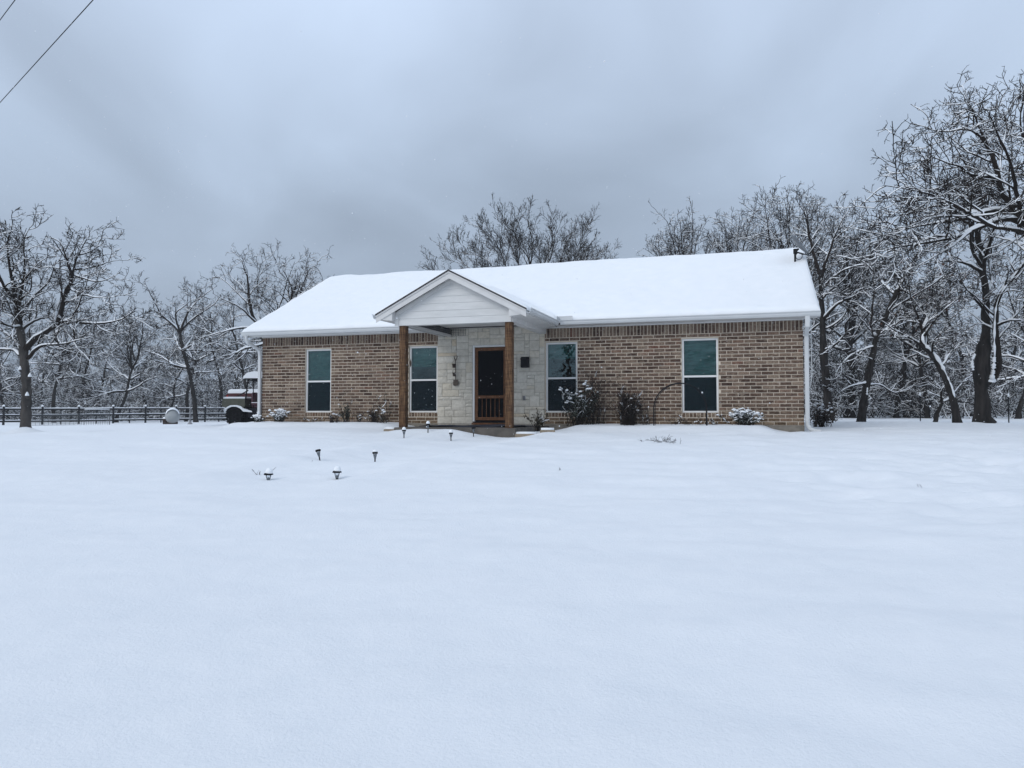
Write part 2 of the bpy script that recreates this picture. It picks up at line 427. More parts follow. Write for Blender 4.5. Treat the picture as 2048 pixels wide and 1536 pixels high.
class MB:
    """collects shapes into one mesh"""

    def __init__(s):
        s.v, s.f = [], []

    def add(s, vs, fs):
        k = len(s.v)
        s.v += [tuple(p) for p in vs]
        s.f += [tuple(i + k for i in f) for f in fs]
        return s

    def box(s, lo, hi, c=0.0):
        (x0, y0, z0), (x1, y1, z1) = lo, hi
        if x0 > x1: x0, x1 = x1, x0
        if y0 > y1: y0, y1 = y1, y0
        if z0 > z1: z0, z1 = z1, z0
        if c <= 0:
            vs = [(x0, y0, z0), (x1, y0, z0), (x1, y1, z0), (x0, y1, z0), (x0, y0, z1), (x1, y0, z1), (x1, y1, z1), (x0, y1, z1)]
            fs = [(0, 3, 2, 1), (4, 5, 6, 7), (0, 1, 5, 4), (1, 2, 6, 5), (2, 3, 7, 6), (3, 0, 4, 7)]
            return s.add(vs, fs)
        c = min(c, (x1 - x0) * .45, (y1 - y0) * .45, (z1 - z0) * .45)
        vs, fs = [], []
        X, Y, Z = (x0, x1), (y0, y1), (z0, z1)
        idx = {}
        for i in (0, 1):
            for j in (0, 1):
                for k in (0, 1):
                    sx, sy, sz = (1 if i == 0 else -1), (1 if j == 0 else -1), (1 if k == 0 else -1)
                    p = (X[i], Y[j], Z[k])
                    for a in range(3):
                        q = [p[0] + sx * c, p[1] + sy * c, p[2] + sz * c]
                        q[a] = p[a]
                        idx[(i, j, k, a)] = len(vs); vs.append(tuple(q))
        g = lambda i, j, k, a: idx[(i, j, k, a)]
        for i in (0, 1):
            q = [g(i, 0, 0, 0), g(i, 1, 0, 0), g(i, 1, 1, 0), g(i, 0, 1, 0)]; fs.append(q if i else q[::-1])
            q = [g(0, i, 0, 1), g(0, i, 1, 1), g(1, i, 1, 1), g(1, i, 0, 1)]; fs.append(q if i else q[::-1])
            q = [g(0, 0, i, 2), g(1, 0, i, 2), g(1, 1, i, 2), g(0, 1, i, 2)]; fs.append(q if i else q[::-1])
        for i in (0, 1):
            for j in (0, 1):
                fs.append([g(i, j, 0, 0), g(i, j, 1, 0), g(i, j, 1, 1), g(i, j, 0, 1)])
                fs.append([g(i, 0, j, 0), g(i, 1, j, 0), g(i, 1, j, 2), g(i, 0, j, 2)])
                fs.append([g(0, i, j, 1), g(1, i, j, 1), g(1, i, j, 2), g(0, i, j, 2)])
                for k in (0, 1):
                    fs.append([g(i, j, k, 0), g(i, j, k, 1), g(i, j, k, 2)])
        return s.add(vs, fs)

    def prism(s, pts, a, b, axis='y'):
        """2-D outline extruded along an axis; pts (x,z) for y, (y,z) for x, (x,y) for z"""
        mk = {'y': lambda p, t: (p[0], t, p[1]), 'x': lambda p, t: (t, p[0], p[1]), 'z': lambda p, t: (p[0], p[1], t)}[axis]
        n = len(pts)
        vs = [mk(p, a) for p in pts] + [mk(p, b) for p in pts]
        fs = [tuple(range(n)), tuple(range(2 * n - 1, n - 1, -1))]
        for i in range(n):
            j = (i + 1) % n
            fs.append((i, i + n, j + n, j))
        return s.add(vs, fs)

    def tube(s, pts, r, n=8, caps=True):
        pts = [Vector(p) for p in pts]
        rs = r if isinstance(r, (list, tuple)) else [r] * len(pts)
        vs, fs = [], []
        t0 = (pts[1] - pts[0]).normalized()
        ref = Vector((0, 0, 1)) if abs(t0.z) < 0.9 else Vector((1, 0, 0))
        a = t0.cross(ref).normalized()
        for i, p in enumerate(pts):
            t = (pts[min(i + 1, len(pts) - 1)] - pts[max(i - 1, 0)]).normalized()
            a = (a - t * a.dot(t)).normalized()
            bb = t.cross(a)
            for k in range(n):
                th = 2 * PI * k / n
                vs.append(p + (a * math.cos(th) + bb * math.sin(th)) * rs[i])
        for i in range(len(pts) - 1):
            for k in range(n):
                k2 = (k + 1) % n
                fs.append((i * n + k, i * n + k2, (i + 1) * n + k2, (i + 1) * n + k))
        if caps:
            fs.append(tuple(range(n - 1, -1, -1)))
            fs.append(tuple(range((len(pts) - 1) * n, len(pts) * n)))
        return s.add(vs, fs)

    def lathe(s, prof, n=16, c=(0, 0, 0), axis='z'):
        """profile of (radius, height) turned about an axis"""
        vs, fs = [], []
        for r, h in prof:
            for k in range(n):
                th = 2 * PI * k / n
                x, y = r * math.cos(th), r * math.sin(th)
                p = {'z': (x, y, h), 'y': (x, h, y), 'x': (h, x, y)}[axis]
                vs.append((p[0] + c[0], p[1] + c[1], p[2] + c[2]))
        for i in range(len(prof) - 1):
            for k in range(n):
                k2 = (k + 1) % n
                fs.append((i * n + k, i * n + k2, (i + 1) * n + k2, (i + 1) * n + k))
        fs.append(tuple(range(n - 1, -1, -1)))
        fs.append(tuple(range((len(prof) - 1) * n, len(prof) * n)))
        return s.add(vs, fs)

    def mesh(s, name, smooth=False):
        me = bpy.data.meshes.new(name)
        me.from_pydata(s.v, [], s.f)
        if smooth:
            me.polygons.foreach_set('use_smooth', np.ones(len(me.polygons), bool))
        me.update()
        return me

    def build(s, name, mat, parent=None, smooth=False, loc=None, rot=None):
        return link(name, s.mesh(name, smooth), mat, parent, loc, rot)


def hash2(ix, iy, seed):
    h = (ix.astype(np.int64) * 374761393 + iy.astype(np.int64) * 668265263 + seed * 1442695041) & 0x7fffffff
    h = (h ^ (h >> 13)) * 1274126177 & 0x7fffffff
    return ((h ^ (h >> 16)) & 0xffff) / 65535.0


def vnoise(x, y, seed=0):
    ix, iy = np.floor(x), np.floor(y)
    fx, fy = x - ix, y - iy
    ux, uy = fx * fx * fx * (fx * (fx * 6 - 15) + 10), fy * fy * fy * (fy * (fy * 6 - 15) + 10)
    a = hash2(ix, iy, seed); b_ = hash2(ix + 1, iy, seed); c = hash2(ix, iy + 1, seed); d = hash2(ix + 1, iy + 1, seed)
    return (a + (b_ - a) * ux) * (1 - uy) + (c + (d - c) * ux) * uy - 0.5


def fbm(x, y, seed=0, oct=3):
    s, a = 0, 1
    for k in range(oct):
        s = s + a * vnoise(x * 2 ** k + 13.7 * k, y * 2 ** k + 5.1 * k, seed + k); a *= 0.5
    return s


def sstep(a, b, x):
    t = np.clip((x - a) / (b - a), 0, 1)
    return t * t * (3 - 2 * t)


# pixel (2048 wide frame) at a given depth -> point in the world, used to read positions off the photograph
_R = np.array([1.0, 0, 0]); _F = np.array([0, math.cos(PITCH), math.sin(PITCH)]); _U = np.array([0, -math.sin(PITCH), math.cos(PITCH)])


def at(u, v, d):
    return EYE + d * (_R * (u - 1024) / FPX + _U * (768 - v) / FPX + _F)


# ------------------------------------------------------------------ house frame (x along the front wall, y to the back)
HO = np.array([-7.59, 22.75, 0.0])
_hx = np.array([14.66, -4.59, 0]); _hx /= np.linalg.norm(_hx)
_hy = np.array([-_hx[1], _hx[0], 0])
HROT = math.atan2(_hx[1], _hx[0])
HLEN = 15.36
HDEP = 9.2


def to_local(x, y):
    dx, dy = x - HO[0], y - HO[1]
    return dx * _hx[0] + dy * _hx[1], dx * _hy[0] + dy * _hy[1]


def hw(s, y, z=0.0):
    p = HO + _hx * s + _hy * y
    return (p[0], p[1], z)


# ------------------------------------------------------------------ snowy ground
LAMPS = [(537, 949, 10.55, 1), (674, 946, 10.7, 1), (640, 921, 12.3, 0), (750, 924, 12.2, 0), (808, 868, 16.3, 0), (902, 868, 16.2, 0), (856, 862, 17.0, 0), (947, 861, 16.9, 0)]


def ground_z(x, y):
    x = np.asarray(x, float); y = np.asarray(y, float)
    plate = -0.10 + 0.04 * sstep(6, 14, x) - 0.04 * sstep(-5, -9, x) - 0.24 * sstep(-9.8, -15, x) - 0.08 * sstep(-15, -30, x)
    plate = plate + 0.10 * sstep(30, 50, y) * sstep(-18, -12, x)
    slope = -1.20 + 0.0615 * np.maximum(y, -4.0)
    k = 0.16
    h = np.clip(0.5 + 0.5 * (plate - slope) / k, 0, 1)
    z = plate * (1 - h) + slope * h - k * h * (1 - h)
    z = z + 0.03 * fbm(x / 6, y / 6, 3)
    near = np.exp(-((y - 11) / 14) ** 2)
    z = z + 0.075 * fbm(x / 0.95, y / 0.45, 21, 3) * (0.35 + 0.65 * sstep(-4, 7, x)) * near
    z = z + 0.075 * fbm(x / 2.3, y / 1.0, 7, 3) * sstep(5, 10, y) * near
    # dents of old tracks out on the right
    dn = vnoise(x / 0.30, y / 0.24, 57)
    z = z - 0.045 * sstep(0.10, 0.34, dn) * sstep(2.5, 5, x) * (1 - sstep(11, 14, x)) * sstep(6.5, 8.5, y) * (1 - sstep(13, 16, y))
    # shallow hollow of the buried path between the two rows of lamps
    px = -3.1 + (y - 10.6) * 0.42
    d = (x - px)
    pathm = sstep(9, 11, y) * (1 - sstep(17, 18.5, y))
    z = z - 0.05 * pathm * np.exp(-(d / 0.9) ** 4) + 0.045 * pathm * np.exp(-((np.abs(d) - 1.15) / 0.3) ** 2)
    # beds in front of the wall
    s, yl = to_local(x, y)
    wob = 0.25 * vnoise(s / 0.9, s * 0 + 3.3, 5)
    for a, b_, front, top in ((-0.3, 5.05, -1.55, 0.02), (9.75, 14.55, -1.5, 0.00)):
        mk = sstep(a - 0.25, a + 0.25, s + wob * .4) * (1 - sstep(b_ - 0.3, b_ + 0.3, s + wob * .4)) * sstep(front - 0.4, front + 0.45, yl + wob) * (1 - sstep(1.5, 3.0, yl))
        tz = top + 0.03 * fbm(s / 0.8, yl / 0.8, 31) + 0.02 * sstep(-0.7, -.3, yl) - (0.05 + .05 * vnoise(s / .4, s * 0, 33)) * sstep(-.28, -.08, yl)
        z = z * (1 - mk) + np.maximum(tz, z) * mk
    # drip hollow at the right corner and around the porch slab
    z = z - 0.13 * np.exp(-((s - 15.35) / 0.42) ** 2 - ((yl + 0.25) / 0.45) ** 2)
    pm = sstep(5.6, 6.0, s) * (1 - sstep(9.2, 9.6, s)) * sstep(-3.3, -3.0, yl) * (1 - sstep(0, 1, yl))
    z = z * (1 - pm) + np.minimum(z, -0.16) * pm
    fr = sstep(5.7, 6.3, s) * (1 - sstep(9.0, 10.2, s)) * np.exp(-((yl + 3.45) / 0.40) ** 2)
    z = z + fr * (0.075 * (1 - sstep(7.6, 8.6, s)) - 0.035 * sstep(8.2, 8.9, s)) + fr * 0.03 * vnoise(s / 0.5, yl, 9)
    # mounds against the trunks
    for tx, ty, hgt, rad in TRUNK_MOUNDS:
        rr_ = np.hypot(x - tx, (y - ty))
        z = z + hgt * np.exp(-(rr_ / rad) ** 2)
    for u, v, dd, big in LAMPS:
        p = at(u, v, dd)
        rr_ = np.hypot(x - p[0], y - p[1])
        z = z - 0.02 * np.exp(-(rr_ / 0.10) ** 2)
    return z


TL = at(45, 868, 23.5)          # near tree at the left
TR = at(1968, 846, 22.0)        # big tree at the right
TRUNK_MOUNDS = [(TL[0] + 0.22, TL[1] - 0.30, 0.20, 0.42), (TL[0] + .8, TL[1] - .2, .06, .9), (TR[0], TR[1], 0.09, 0.8)]

xs = np.concatenate([-np.geomspace(400, 17.3, 34), np.arange(-17, 17.01, 0.13), np.geomspace(17.3, 400, 34)])
ys = np.concatenate([-np.geomspace(200, 3, 12), np.arange(-2.5, 2, 0.5), np.arange(2, 9, 0.09), np.arange(9, 24, 0.105), np.geomspace(24.2, 500, 60)])
GX, GY = np.meshgrid(xs, ys)
GZ = ground_z(GX, GY)
V = np.stack([GX, GY, GZ], -1).reshape(-1, 3)
ny, nx = GX.shape
ii = np.arange(ny * nx).reshape(ny, nx)
F = np.stack([ii[:-1, :-1], ii[:-1, 1:], ii[1:, 1:], ii[1:, :-1]], -1).reshape(-1, 4)
tag(link('ground', np_mesh('ground', V, F), 'lawn_snow'), 'smooth snow lying over the open yard', None, None, 'structure')


def gz(x, y):
    return float(ground_z(np.array([x]), np.array([y]))[0])


# ------------------------------------------------------------------ house
house = thing('house', 'one storey brick house with snow covered roof and small gabled porch', 'house', tuple(HO), HROT)
WIN = [(1.50, 2.37), (4.88, 5.76), (8.89, 9.765), (12.47, 13.37)]
WZ0, WZ1 = 0.305, 2.19
ST0, ST1 = 5.765, 8.87          # limestone part of the wall
DO0, DO1, DZ0, DZ1 = 6.81, 7.855, 0.03, 2.165
BH = 0.0885                     # brick course
BL = 0.277
ZTOP = 2.56


def wall_rects(s0, s1, z0, z1, holes):
    """boxes that fill a wall panel around its openings"""
    out, xs_ = [], sorted({s0, s1, *[h[0] for h in holes], *[h[1] for h in holes]})
    for a, b_ in zip(xs_[:-1], xs_[1:]):
        hs = [h for h in holes if h[0] <= a + 1e-6 and h[1] >= b_ - 1e-6]
        if not hs: out.append((a, b_, z0, z1))
        else:
            h = hs[0]
            if h[2] > z0: out.append((a, b_, z0, h[2]))
            if h[3] < z1: out.append((a, b_, h[3], z1))
    return out


holes_l = [(a, b_, WZ0, WZ1) for a, b_ in WIN[:2]]
holes_r = [(a, b_, WZ0, WZ1) for a, b_ in WIN[2:]]
brick_walls = []
for rs_ in (wall_rects(0.004, ST0, 0.0, ZTOP + .05, holes_l), wall_rects(ST1, HLEN - .004, 0.0, ZTOP + .05, holes_r)):
    mb = MB()
    for a, b_, c, d in rs_: mb.box((a, 0.010, c), (b_, 0.22, d))
    brick_walls.append(mb.build('brick_wall', 'mortar', house))
mb = MB()
for a, b_, c, d in wall_rects(ST0 + .001, ST1 - .001, -0.05, 2.75, [(DO0, DO1, DZ0, DZ1)]):
    mb.box((a, 0.012, c), (b_, 0.20, d))
stone_wall = mb.build('stone_wall', 'stone_mortar', house)

rng = random.Random(11)
rects = []          # s0, s1, z0, z1, rowlock?


def clip_rect(r, holes):
    s0, s1, z0, z1 = r
    parts = [(s0, s1, z0, z1)]
    for h in holes:
        nxt = []
        for a, b_, c, d in parts:
            if b_ <= h[0] or a >= h[1] or d <= h[2] or c >= h[3]:
                nxt.append((a, b_, c, d)); continue
            if a < h[0] - .012: nxt.append((a, h[0] - .010, c, d))
            if b_ > h[1] + .012: nxt.append((h[1] + .010, b_, c, d))
            aa, bb = max(a, h[0]), min(b_, h[1])
            if d > h[3]: nxt.append((aa, bb, h[3] + .006, d))
            if c < h[2]: nxt.append((aa, bb, c, h[2] - .010))
        parts = nxt
    return [p for p in parts if p[1] - p[0] > .03 and p[3] - p[2] > .016]


bholes = [(a, b_, 0.19, WZ1) for a, b_ in WIN] + [(ST0, ST1, -1, 9)]
MJ = 0.019
for row in range(26):
    z0, z1 = row * BH + MJ / 2, (row + 1) * BH - MJ / 2
    off = (row % 2) * BL / 2 + rng.uniform(-.012, .012)
    s = -off
    while s < HLEN:
        a, b_ = max(s, 0.0), min(s + BL - MJ, HLEN)
        if b_ - a > .03:
            rects += clip_rect((a, b_, z0, z1), bholes)
        s += BL
zs0 = 26 * BH + MJ / 2
n_s = int(HLEN / 0.0893)
for i in range(n_s):
    a = i * HLEN / n_s + MJ / 2
    rects += clip_rect((a, a + HLEN / n_s - MJ, zs0, ZTOP - .002), bholes)
for a, b_ in WIN:                # sill bricks on edge
    k = max(8, round((b_ - a) / 0.088))
    for i in range(k):
        w = (b_ - a) / k
        rects.append((a + i * w + MJ / 2, a + (i + 1) * w - MJ / 2, 0.196, 0.299))


def brick_geo(w, h, dpt=0.017, ch=0.006, jit=0.0025, r=rng):
    """front-facing brick block, chamfered, centre of its back at the origin"""
    x, z = w / 2, h / 2
    j = lambda: r.uniform(-jit, jit)
    back = [(-x, 0, -z), (x, 0, -z), (x, 0, z), (-x, 0, z)]
    mid = [(-x + j() * .4, -dpt + ch, -z + j() * .4), (x + j() * .4, -dpt + ch, -z + j() * .4), (x + j() * .4, -dpt + ch, z + j() * .4), (-x + j() * .4, -dpt + ch, z + j() * .4)]
    c = ch * 1.1
    fr = [(-x + c + j(), -dpt + j(), -z + c + j()), (x - c + j(), -dpt + j(), -z + c + j()), (x - c + j(), -dpt + j(), z - c + j()), (-x + c + j(), -dpt + j(), z - c + j())]
    vs = back + mid + fr
    fs = [(8, 9, 10, 11)]
    for i in range(4):
        k = (i + 1) % 4
        fs += [(i, k, 4 + k, 4 + i), (4 + i, 4 + k, 8 + k, 8 + i)]
    return vs, fs


def px_size(r):
    p = HO + _hx * (r[0] + r[1]) / 2
    return (r[1] - r[0]) * (r[3] - r[2]) / (p[1] ** 2) * (0.954 + 0.3 * p[0] / p[1])


order = sorted(range(len(rects)), key=lambda i: -px_size(rects[i]))
single = set(order[:300])
cache = {}
JOIN = [([], [], []), ([], [], [])]
for i, r in enumerate(rects):
    w, h = r[1] - r[0], r[3] - r[2]
    cx, cz = (r[0] + r[1]) / 2, (r[2] + r[3]) / 2
    if i in single:
        key = (round(w, 2), round(h, 2), rng.randrange(5))
        if key not in cache:
            v_, f_ = brick_geo(key[0] if abs(key[0] - w) < .004 else w, h)
            me = bpy.data.meshes.new('brick'); me.from_pydata(v_, [], f_); me.update()
            me.materials.append(MATS['brick_single']); cache[key] = me
        o = bpy.data.objects.new('brick', cache[key]); o.parent = brick_walls[0 if r[0] < ST0 else 1]
        o.location = (cx, 0.012 + rng.uniform(-.002, .002), cz)
        COL.objects.link(o)
    else:
        v_, f_ = brick_geo(w, h)
        JV, JF, JT = JOIN[0 if r[0] < ST0 else 1]
        k = len(JV); y0 = 0.012 + rng.uniform(-.002, .002)
        JV += [(p[0] + cx, p[1] + y0, p[2] + cz) for p in v_]
        JF += [tuple(q + k for q in f) for f in f_]
        JT += [rng.random()] * 12
for (JV, JF, JT), bw in zip(JOIN, brick_walls):
    me = bpy.data.meshes.new('brick_rows'); me.from_pydata(JV, [], JF); me.update()
    at_ = me.attributes.new('tone', 'FLOAT', 'POINT'); at_.data.foreach_set('value', np.array(JT, np.float32))
    tag(link('brick_rows', me, 'brick_joined', bw), kind='stuff')

# limestone blocks, random ashlar
def ashlar(s0, s1, z0, z1, hole, r):
    U_, W_ = 0.094, 0.07
    nr, nc = int(round((z1 - z0) / U_)), int(round((s1 - s0) / W_))
    uw = (s1 - s0) / nc
    occ = np.zeros((nr, nc), bool); out = []
    if hole:
        for i in range(nr):
            for j in range(nc):
                cs, cz = s0 + (j + .5) * uw, z0 + (i + .5) * U_
                if hole[0] - .02 < cs < hole[1] + .02 and hole[2] < cz < hole[3] + .0: occ[i, j] = True
    for i in range(nr):
        j = 0
        while j < nc:
            if occ[i, j]: j += 1; continue
            h = r.choices([1, 2, 3], [.33, .52, .15])[0]
            w = r.choices([2, 3, 4, 5, 6, 7, 8], [.08, .16, .2, .2, .16, .12, .08])[0]
            if h == 1: w = max(3, w)
            h = min(h, nr - i); k = 0
            while k < w and j + k < nc and not occ[i, j + k]: k += 1
            free = 0
            while j + free < nc and not occ[i, j + free]: free += 1
            if free - k == 1: k += 1
            w = k
            while h > 1 and occ[i:i + h, j:j + w].any(): h -= 1
            occ[i:i + h, j:j + w] = True
            out.append((s0 + j * uw, s0 + (j + w) * uw, z0 + i * U_, z0 + (i + h) * U_))
            j += w
    return out


def stone_geo(w, h, r):
    x, z = w / 2, h / 2
    nx_, nz_ = 4, 3
    vs, fs = [], []
    for k in range(nz_ + 1):
        for i in range(nx_ + 1):
            edge = i in (0, nx_) or k in (0, nz_)
            px_ = -x + w * i / nx_ + (0 if i in (0, nx_) else r.uniform(-.01, .01)) + (r.uniform(-.0025, .0025))
            pz_ = -z + h * k / nz_ + (0 if k in (0, nz_) else r.uniform(-.006, .006)) + (r.uniform(-.0025, .0025))
            vs.append((px_, -0.014 + r.uniform(-.003, .002) if edge else -0.022 + r.uniform(-.007, .005), pz_))
    g = lambda i, k: k * (nx_ + 1) + i
    for k in range(nz_):
        for i in range(nx_):
            fs.append((g(i, k), g(i + 1, k), g(i + 1, k + 1), g(i, k + 1)))
    b0 = len(vs)
    vs += [(-x, 0, -z), (x, 0, -z), (x, 0, z), (-x, 0, z)]
    fs += [tuple([b0, b0 + 1] + [g(i, 0) for i in range(nx_, -1, -1)]), tuple([b0 + 1, b0 + 2] + [g(nx_, k) for k in range(nz_, -1, -1)]),
           tuple([b0 + 2, b0 + 3] + [g(i, nz_) for i in range(nx_ + 1)]), tuple([b0 + 3, b0] + [g(0, k) for k in range(nz_ + 1)])]
    return vs, fs


r2 = random.Random(5)
for a, b_, c, d in ashlar(ST0 + .004, ST1 - .004, 0.0, 2.726, (DO0, DO1, DZ0, DZ1), r2):
    c0, d0, a0, b0 = c, d, a, b_
    if a0 < DO1 and b0 > DO0:
        d0 = min(d0, 9)
    if d0 > DZ0 and c0 < DZ1:      # trim to the door frame
        if b0 <= DO0 + .06 and b0 > DO0 - .08: b0 = DO0 - .004
        if a0 >= DO1 - .06 and a0 < DO1 + .08: a0 = DO1 + .004
    if b0 - a0 < .04: continue
    v_, f_ = stone_geo(b0 - a0 - .011, d0 - c0 - .011, r2)
    me = bpy.data.meshes.new('stone'); me.from_pydata(v_, [], f_); me.update()
    link('stone', me, 'limestone', stone_wall, loc=((a0 + b0) / 2, 0.013, (c0 + d0) / 2))

# the other walls, floor and interior
MB().box((0.0, 0.225, -.25), (0.2, HDEP - .2, ZTOP + .06)).build('side_wall', 'brick_side', house)
MB().box((HLEN - .2, 0.225, -.25), (HLEN, HDEP - .2, ZTOP + .06)).build('side_wall', 'brick_side', house)
MB().box((0, HDEP - .19, -.25), (HLEN, HDEP, ZTOP + .06)).build('back_wall', 'brick_side', house)
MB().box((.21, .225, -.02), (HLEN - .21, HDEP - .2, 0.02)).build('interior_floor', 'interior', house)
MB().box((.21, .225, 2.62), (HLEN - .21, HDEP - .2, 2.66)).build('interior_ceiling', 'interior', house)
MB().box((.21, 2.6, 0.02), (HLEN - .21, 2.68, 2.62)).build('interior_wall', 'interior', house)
mb = MB().box((-.004, 0.004, -.45), (ST0, .24, -.001)).box((ST1, 0.004, -.45), (HLEN + .004, .24, -.001))
mb.build('foundation', 'concrete', house)
# vertical return bricks at the right corner are hidden by the downspout

# roof: gable, ridge parallel to the front
EAVE_Y, RIDGE_Y = -0.42, 4.6
EZ, RZ = 2.70, 5.20
RS0, RS1 = -0.36, 15.70
SL = (RZ - EZ) / (RIDGE_Y - EAVE_Y)
BACK_Y = 2 * RIDGE_Y - EAVE_Y
PAX, PHW = 7.41, 1.885           # porch axis and half width
PEZ, PRZ = 2.67, 3.645
PFY = -3.22
PSL = (PRZ - PEZ) / PHW
TH = 0.10
mb = MB()
mb.prism([(EAVE_Y, EZ), (RIDGE_Y, RZ), (BACK_Y, EZ), (BACK_Y, EZ - TH), (RIDGE_Y, RZ - TH), (EAVE_Y, EZ - TH)], RS0, RS1, 'x')
PBY = EAVE_Y + (PRZ - EZ) / SL + 0.02
mb.prism([(PAX - PHW, PEZ), (PAX, PRZ), (PAX + PHW, PEZ), (PAX + PHW, PEZ - .05), (PAX, PRZ - .05), (PAX - PHW, PEZ - .05)], PFY, PBY, 'y')
roof = mb.build('roof', 'shingle', house)


def roof_h(s, y):
    main = np.where(y < RIDGE_Y, EZ + (y - EAVE_Y) * SL, RZ - (y - RIDGE_Y) * SL)
    # soften the ridge
    main = main - 0.05 * np.exp(-((y - RIDGE_Y) / 0.16) ** 2)
    porch = PRZ - np.abs(s - PAX) * PSL - 0.025 * np.exp(-((s - PAX) / 0.12) ** 2)
    porch = np.where((y < PBY + 1.5) & (np.abs(s - PAX) < PHW + .06), porch, -5)
    k = 0.12
    h = np.clip(0.5 + 0.5 * (main - porch) / k, 0, 1)
    sm = porch * (1 - h) + main * h + k * h * (1 - h)
    return np.where(y < EAVE_Y - .05, porch, np.where(porch < -4, main, sm))


def snow_cover():
    OV = 0.05
    S = np.unique(np.round(np.concatenate([np.arange(RS0 - .03, RS1 + .03, 0.09), RS0 - .03 + np.array([0, .01, .025, .05]), RS1 + .03 - np.array([0, .01, .025, .05]),
                                           PAX - PHW - .03 + np.array([0, .012, .03, .06]), PAX + PHW + .03 - np.array([0, .012, .03, .06])]), 4))
    Y = np.unique(np.round(np.concatenate([np.arange(PFY + .01, BACK_Y, 0.08), PFY + .01 + np.array([0, .012, .03]), EAVE_Y - OV + np.array([0, .01, .025, .05, .08]), [BACK_Y, BACK_Y + .03]]), 4))
    SS, YY = np.meshgrid(S, Y)
    dm = np.minimum(np.minimum(SS - (RS0 - .03), RS1 + .03 - SS), np.minimum(YY - (EAVE_Y - OV), BACK_Y + .03 - YY))
    dp = np.minimum(np.minimum(SS - (PAX - PHW - .03), PAX + PHW + .03 - SS), np.minimum(YY - (PFY + .01), PBY + 1 - YY))
    d = np.maximum(dm, dp)
    t = 0.125 * np.sqrt(np.clip(1 - (1 - np.clip(d / 0.11, 0, 1)) ** 2, 0, 1))
    t = t * (1 + 0.35 * fbm(SS / 1.3, YY / 1.3, 41) + 0.12 * fbm(SS / .35, YY / .35, 43))
    # snow is thinner on the porch roof and its front edge
    t = np.where((YY < EAVE_Y - OV), t * 0.55, t)
    # melt hollow round the dish mast
    t = t - 0.07 * np.exp(-((SS - 15.35) / .35) ** 2 - ((YY - 3.35) / .5) ** 2)
    Z = roof_h(SS, YY) + np.maximum(t, 0.004) + 0.004
    lip = (0.045 * fbm(SS / .55, SS * 0 + 1.7, 47) - .01) * np.exp(-np.clip(YY - (EAVE_Y - OV), 0, 9) / .10) * (YY >= EAVE_Y - OV - 1e-6)
    YY = YY - np.clip(lip, -.03, .03)
    inside = d > -1e-5
    ny, nx = SS.shape
    cell = inside[:-1, :-1] & inside[:-1, 1:] & inside[1:, 1:] & inside[1:, :-1]
    ii = np.arange(ny * nx).reshape(ny, nx)
    F = np.stack([ii[:-1, :-1], ii[:-1, 1:], ii[1:, 1:], ii[1:, :-1]], -1)[cell]
    V = np.stack([SS, YY, Z], -1).reshape(-1, 3)
    # close the rim down to the roof
    edges = {}
    for f in F.tolist():
        for a, b_ in zip(f, f[1:] + f[:1]):
            if (b_, a) in edges: del edges[(b_, a)]
            else: edges[(a, b_)] = 1
    rim = {}
    V2 = V.tolist(); F2 = []
    for a, b_ in edges:
        for q in (a, b_):
            if q not in rim:
                rim[q] = len(V2); p = V2[q]; V2.append([p[0], p[1], p[2] - 0.03])
        F2.append((a, rim[a], rim[b_], b_))
    return np_mesh('snow_cover', np.array(V2), [F, np.array(F2)])


link('snow_cover', snow_cover(), 'snow', roof)

# gutters: profile runs along x
def gutter_profile(y, z, out=-1):
    return [(y, z), (y, z - .115), (y + out * .075, z - .115), (y + out * .10, z - .07), (y + out * .105, z - .03), (y + out * .125, z - .018), (y + out * .125, z), (y + out * .115, z), (y + out * .113, z - .012),
            (y + out * .098, z - .022), (y + out * .092, z - .068), (y + out * .07, z - .105), (y + out * .012, z - .105), (y + out * .012, z)]


G_Z = EZ + .01
PG_L, PG_R = PAX - PHW, PAX + PHW
mb = MB(); mb.prism(gutter_profile(EAVE_Y, G_Z), RS0 - .02, PG_L - .0, 'x'); mb.build('gutter', 'gutter_metal', roof)
mb = MB(); mb.prism(gutter_profile(EAVE_Y, G_Z), PG_R + .13, RS1 + .02, 'x'); mb.build('gutter', 'gutter_metal', roof)
prof = [(PG_R - (p[0] - EAVE_Y) * 1.0, p[1] - .02) for p in gutter_profile(EAVE_Y, G_Z)]
mb = MB(); mb.prism(prof, PFY + .02, EAVE_Y - .10, 'y'); mb.build('gutter', 'gutter_metal', roof)
prof = [(PG_L + (p[0] - EAVE_Y), p[1] - .02) for p in gutter_profile(EAVE_Y, G_Z)]
mb = MB(); mb.prism(prof, PFY + .02, EAVE_Y - .14, 'y'); mb.build('gutter', 'gutter_metal', roof)
# splash guard standing in the corner where the gutters meet
mb = MB()
mb.box((PG_R + .10, EAVE_Y - .135, G_Z - .01), (PG_R + .47, EAVE_Y - .125, G_Z + .10))
mb.box((PG_R + .10, EAVE_Y - .36, G_Z - .03), (PG_R + .11, EAVE_Y - .136, G_Z + .085))
mb.build('splash_guard', 'gutter_metal', roof)
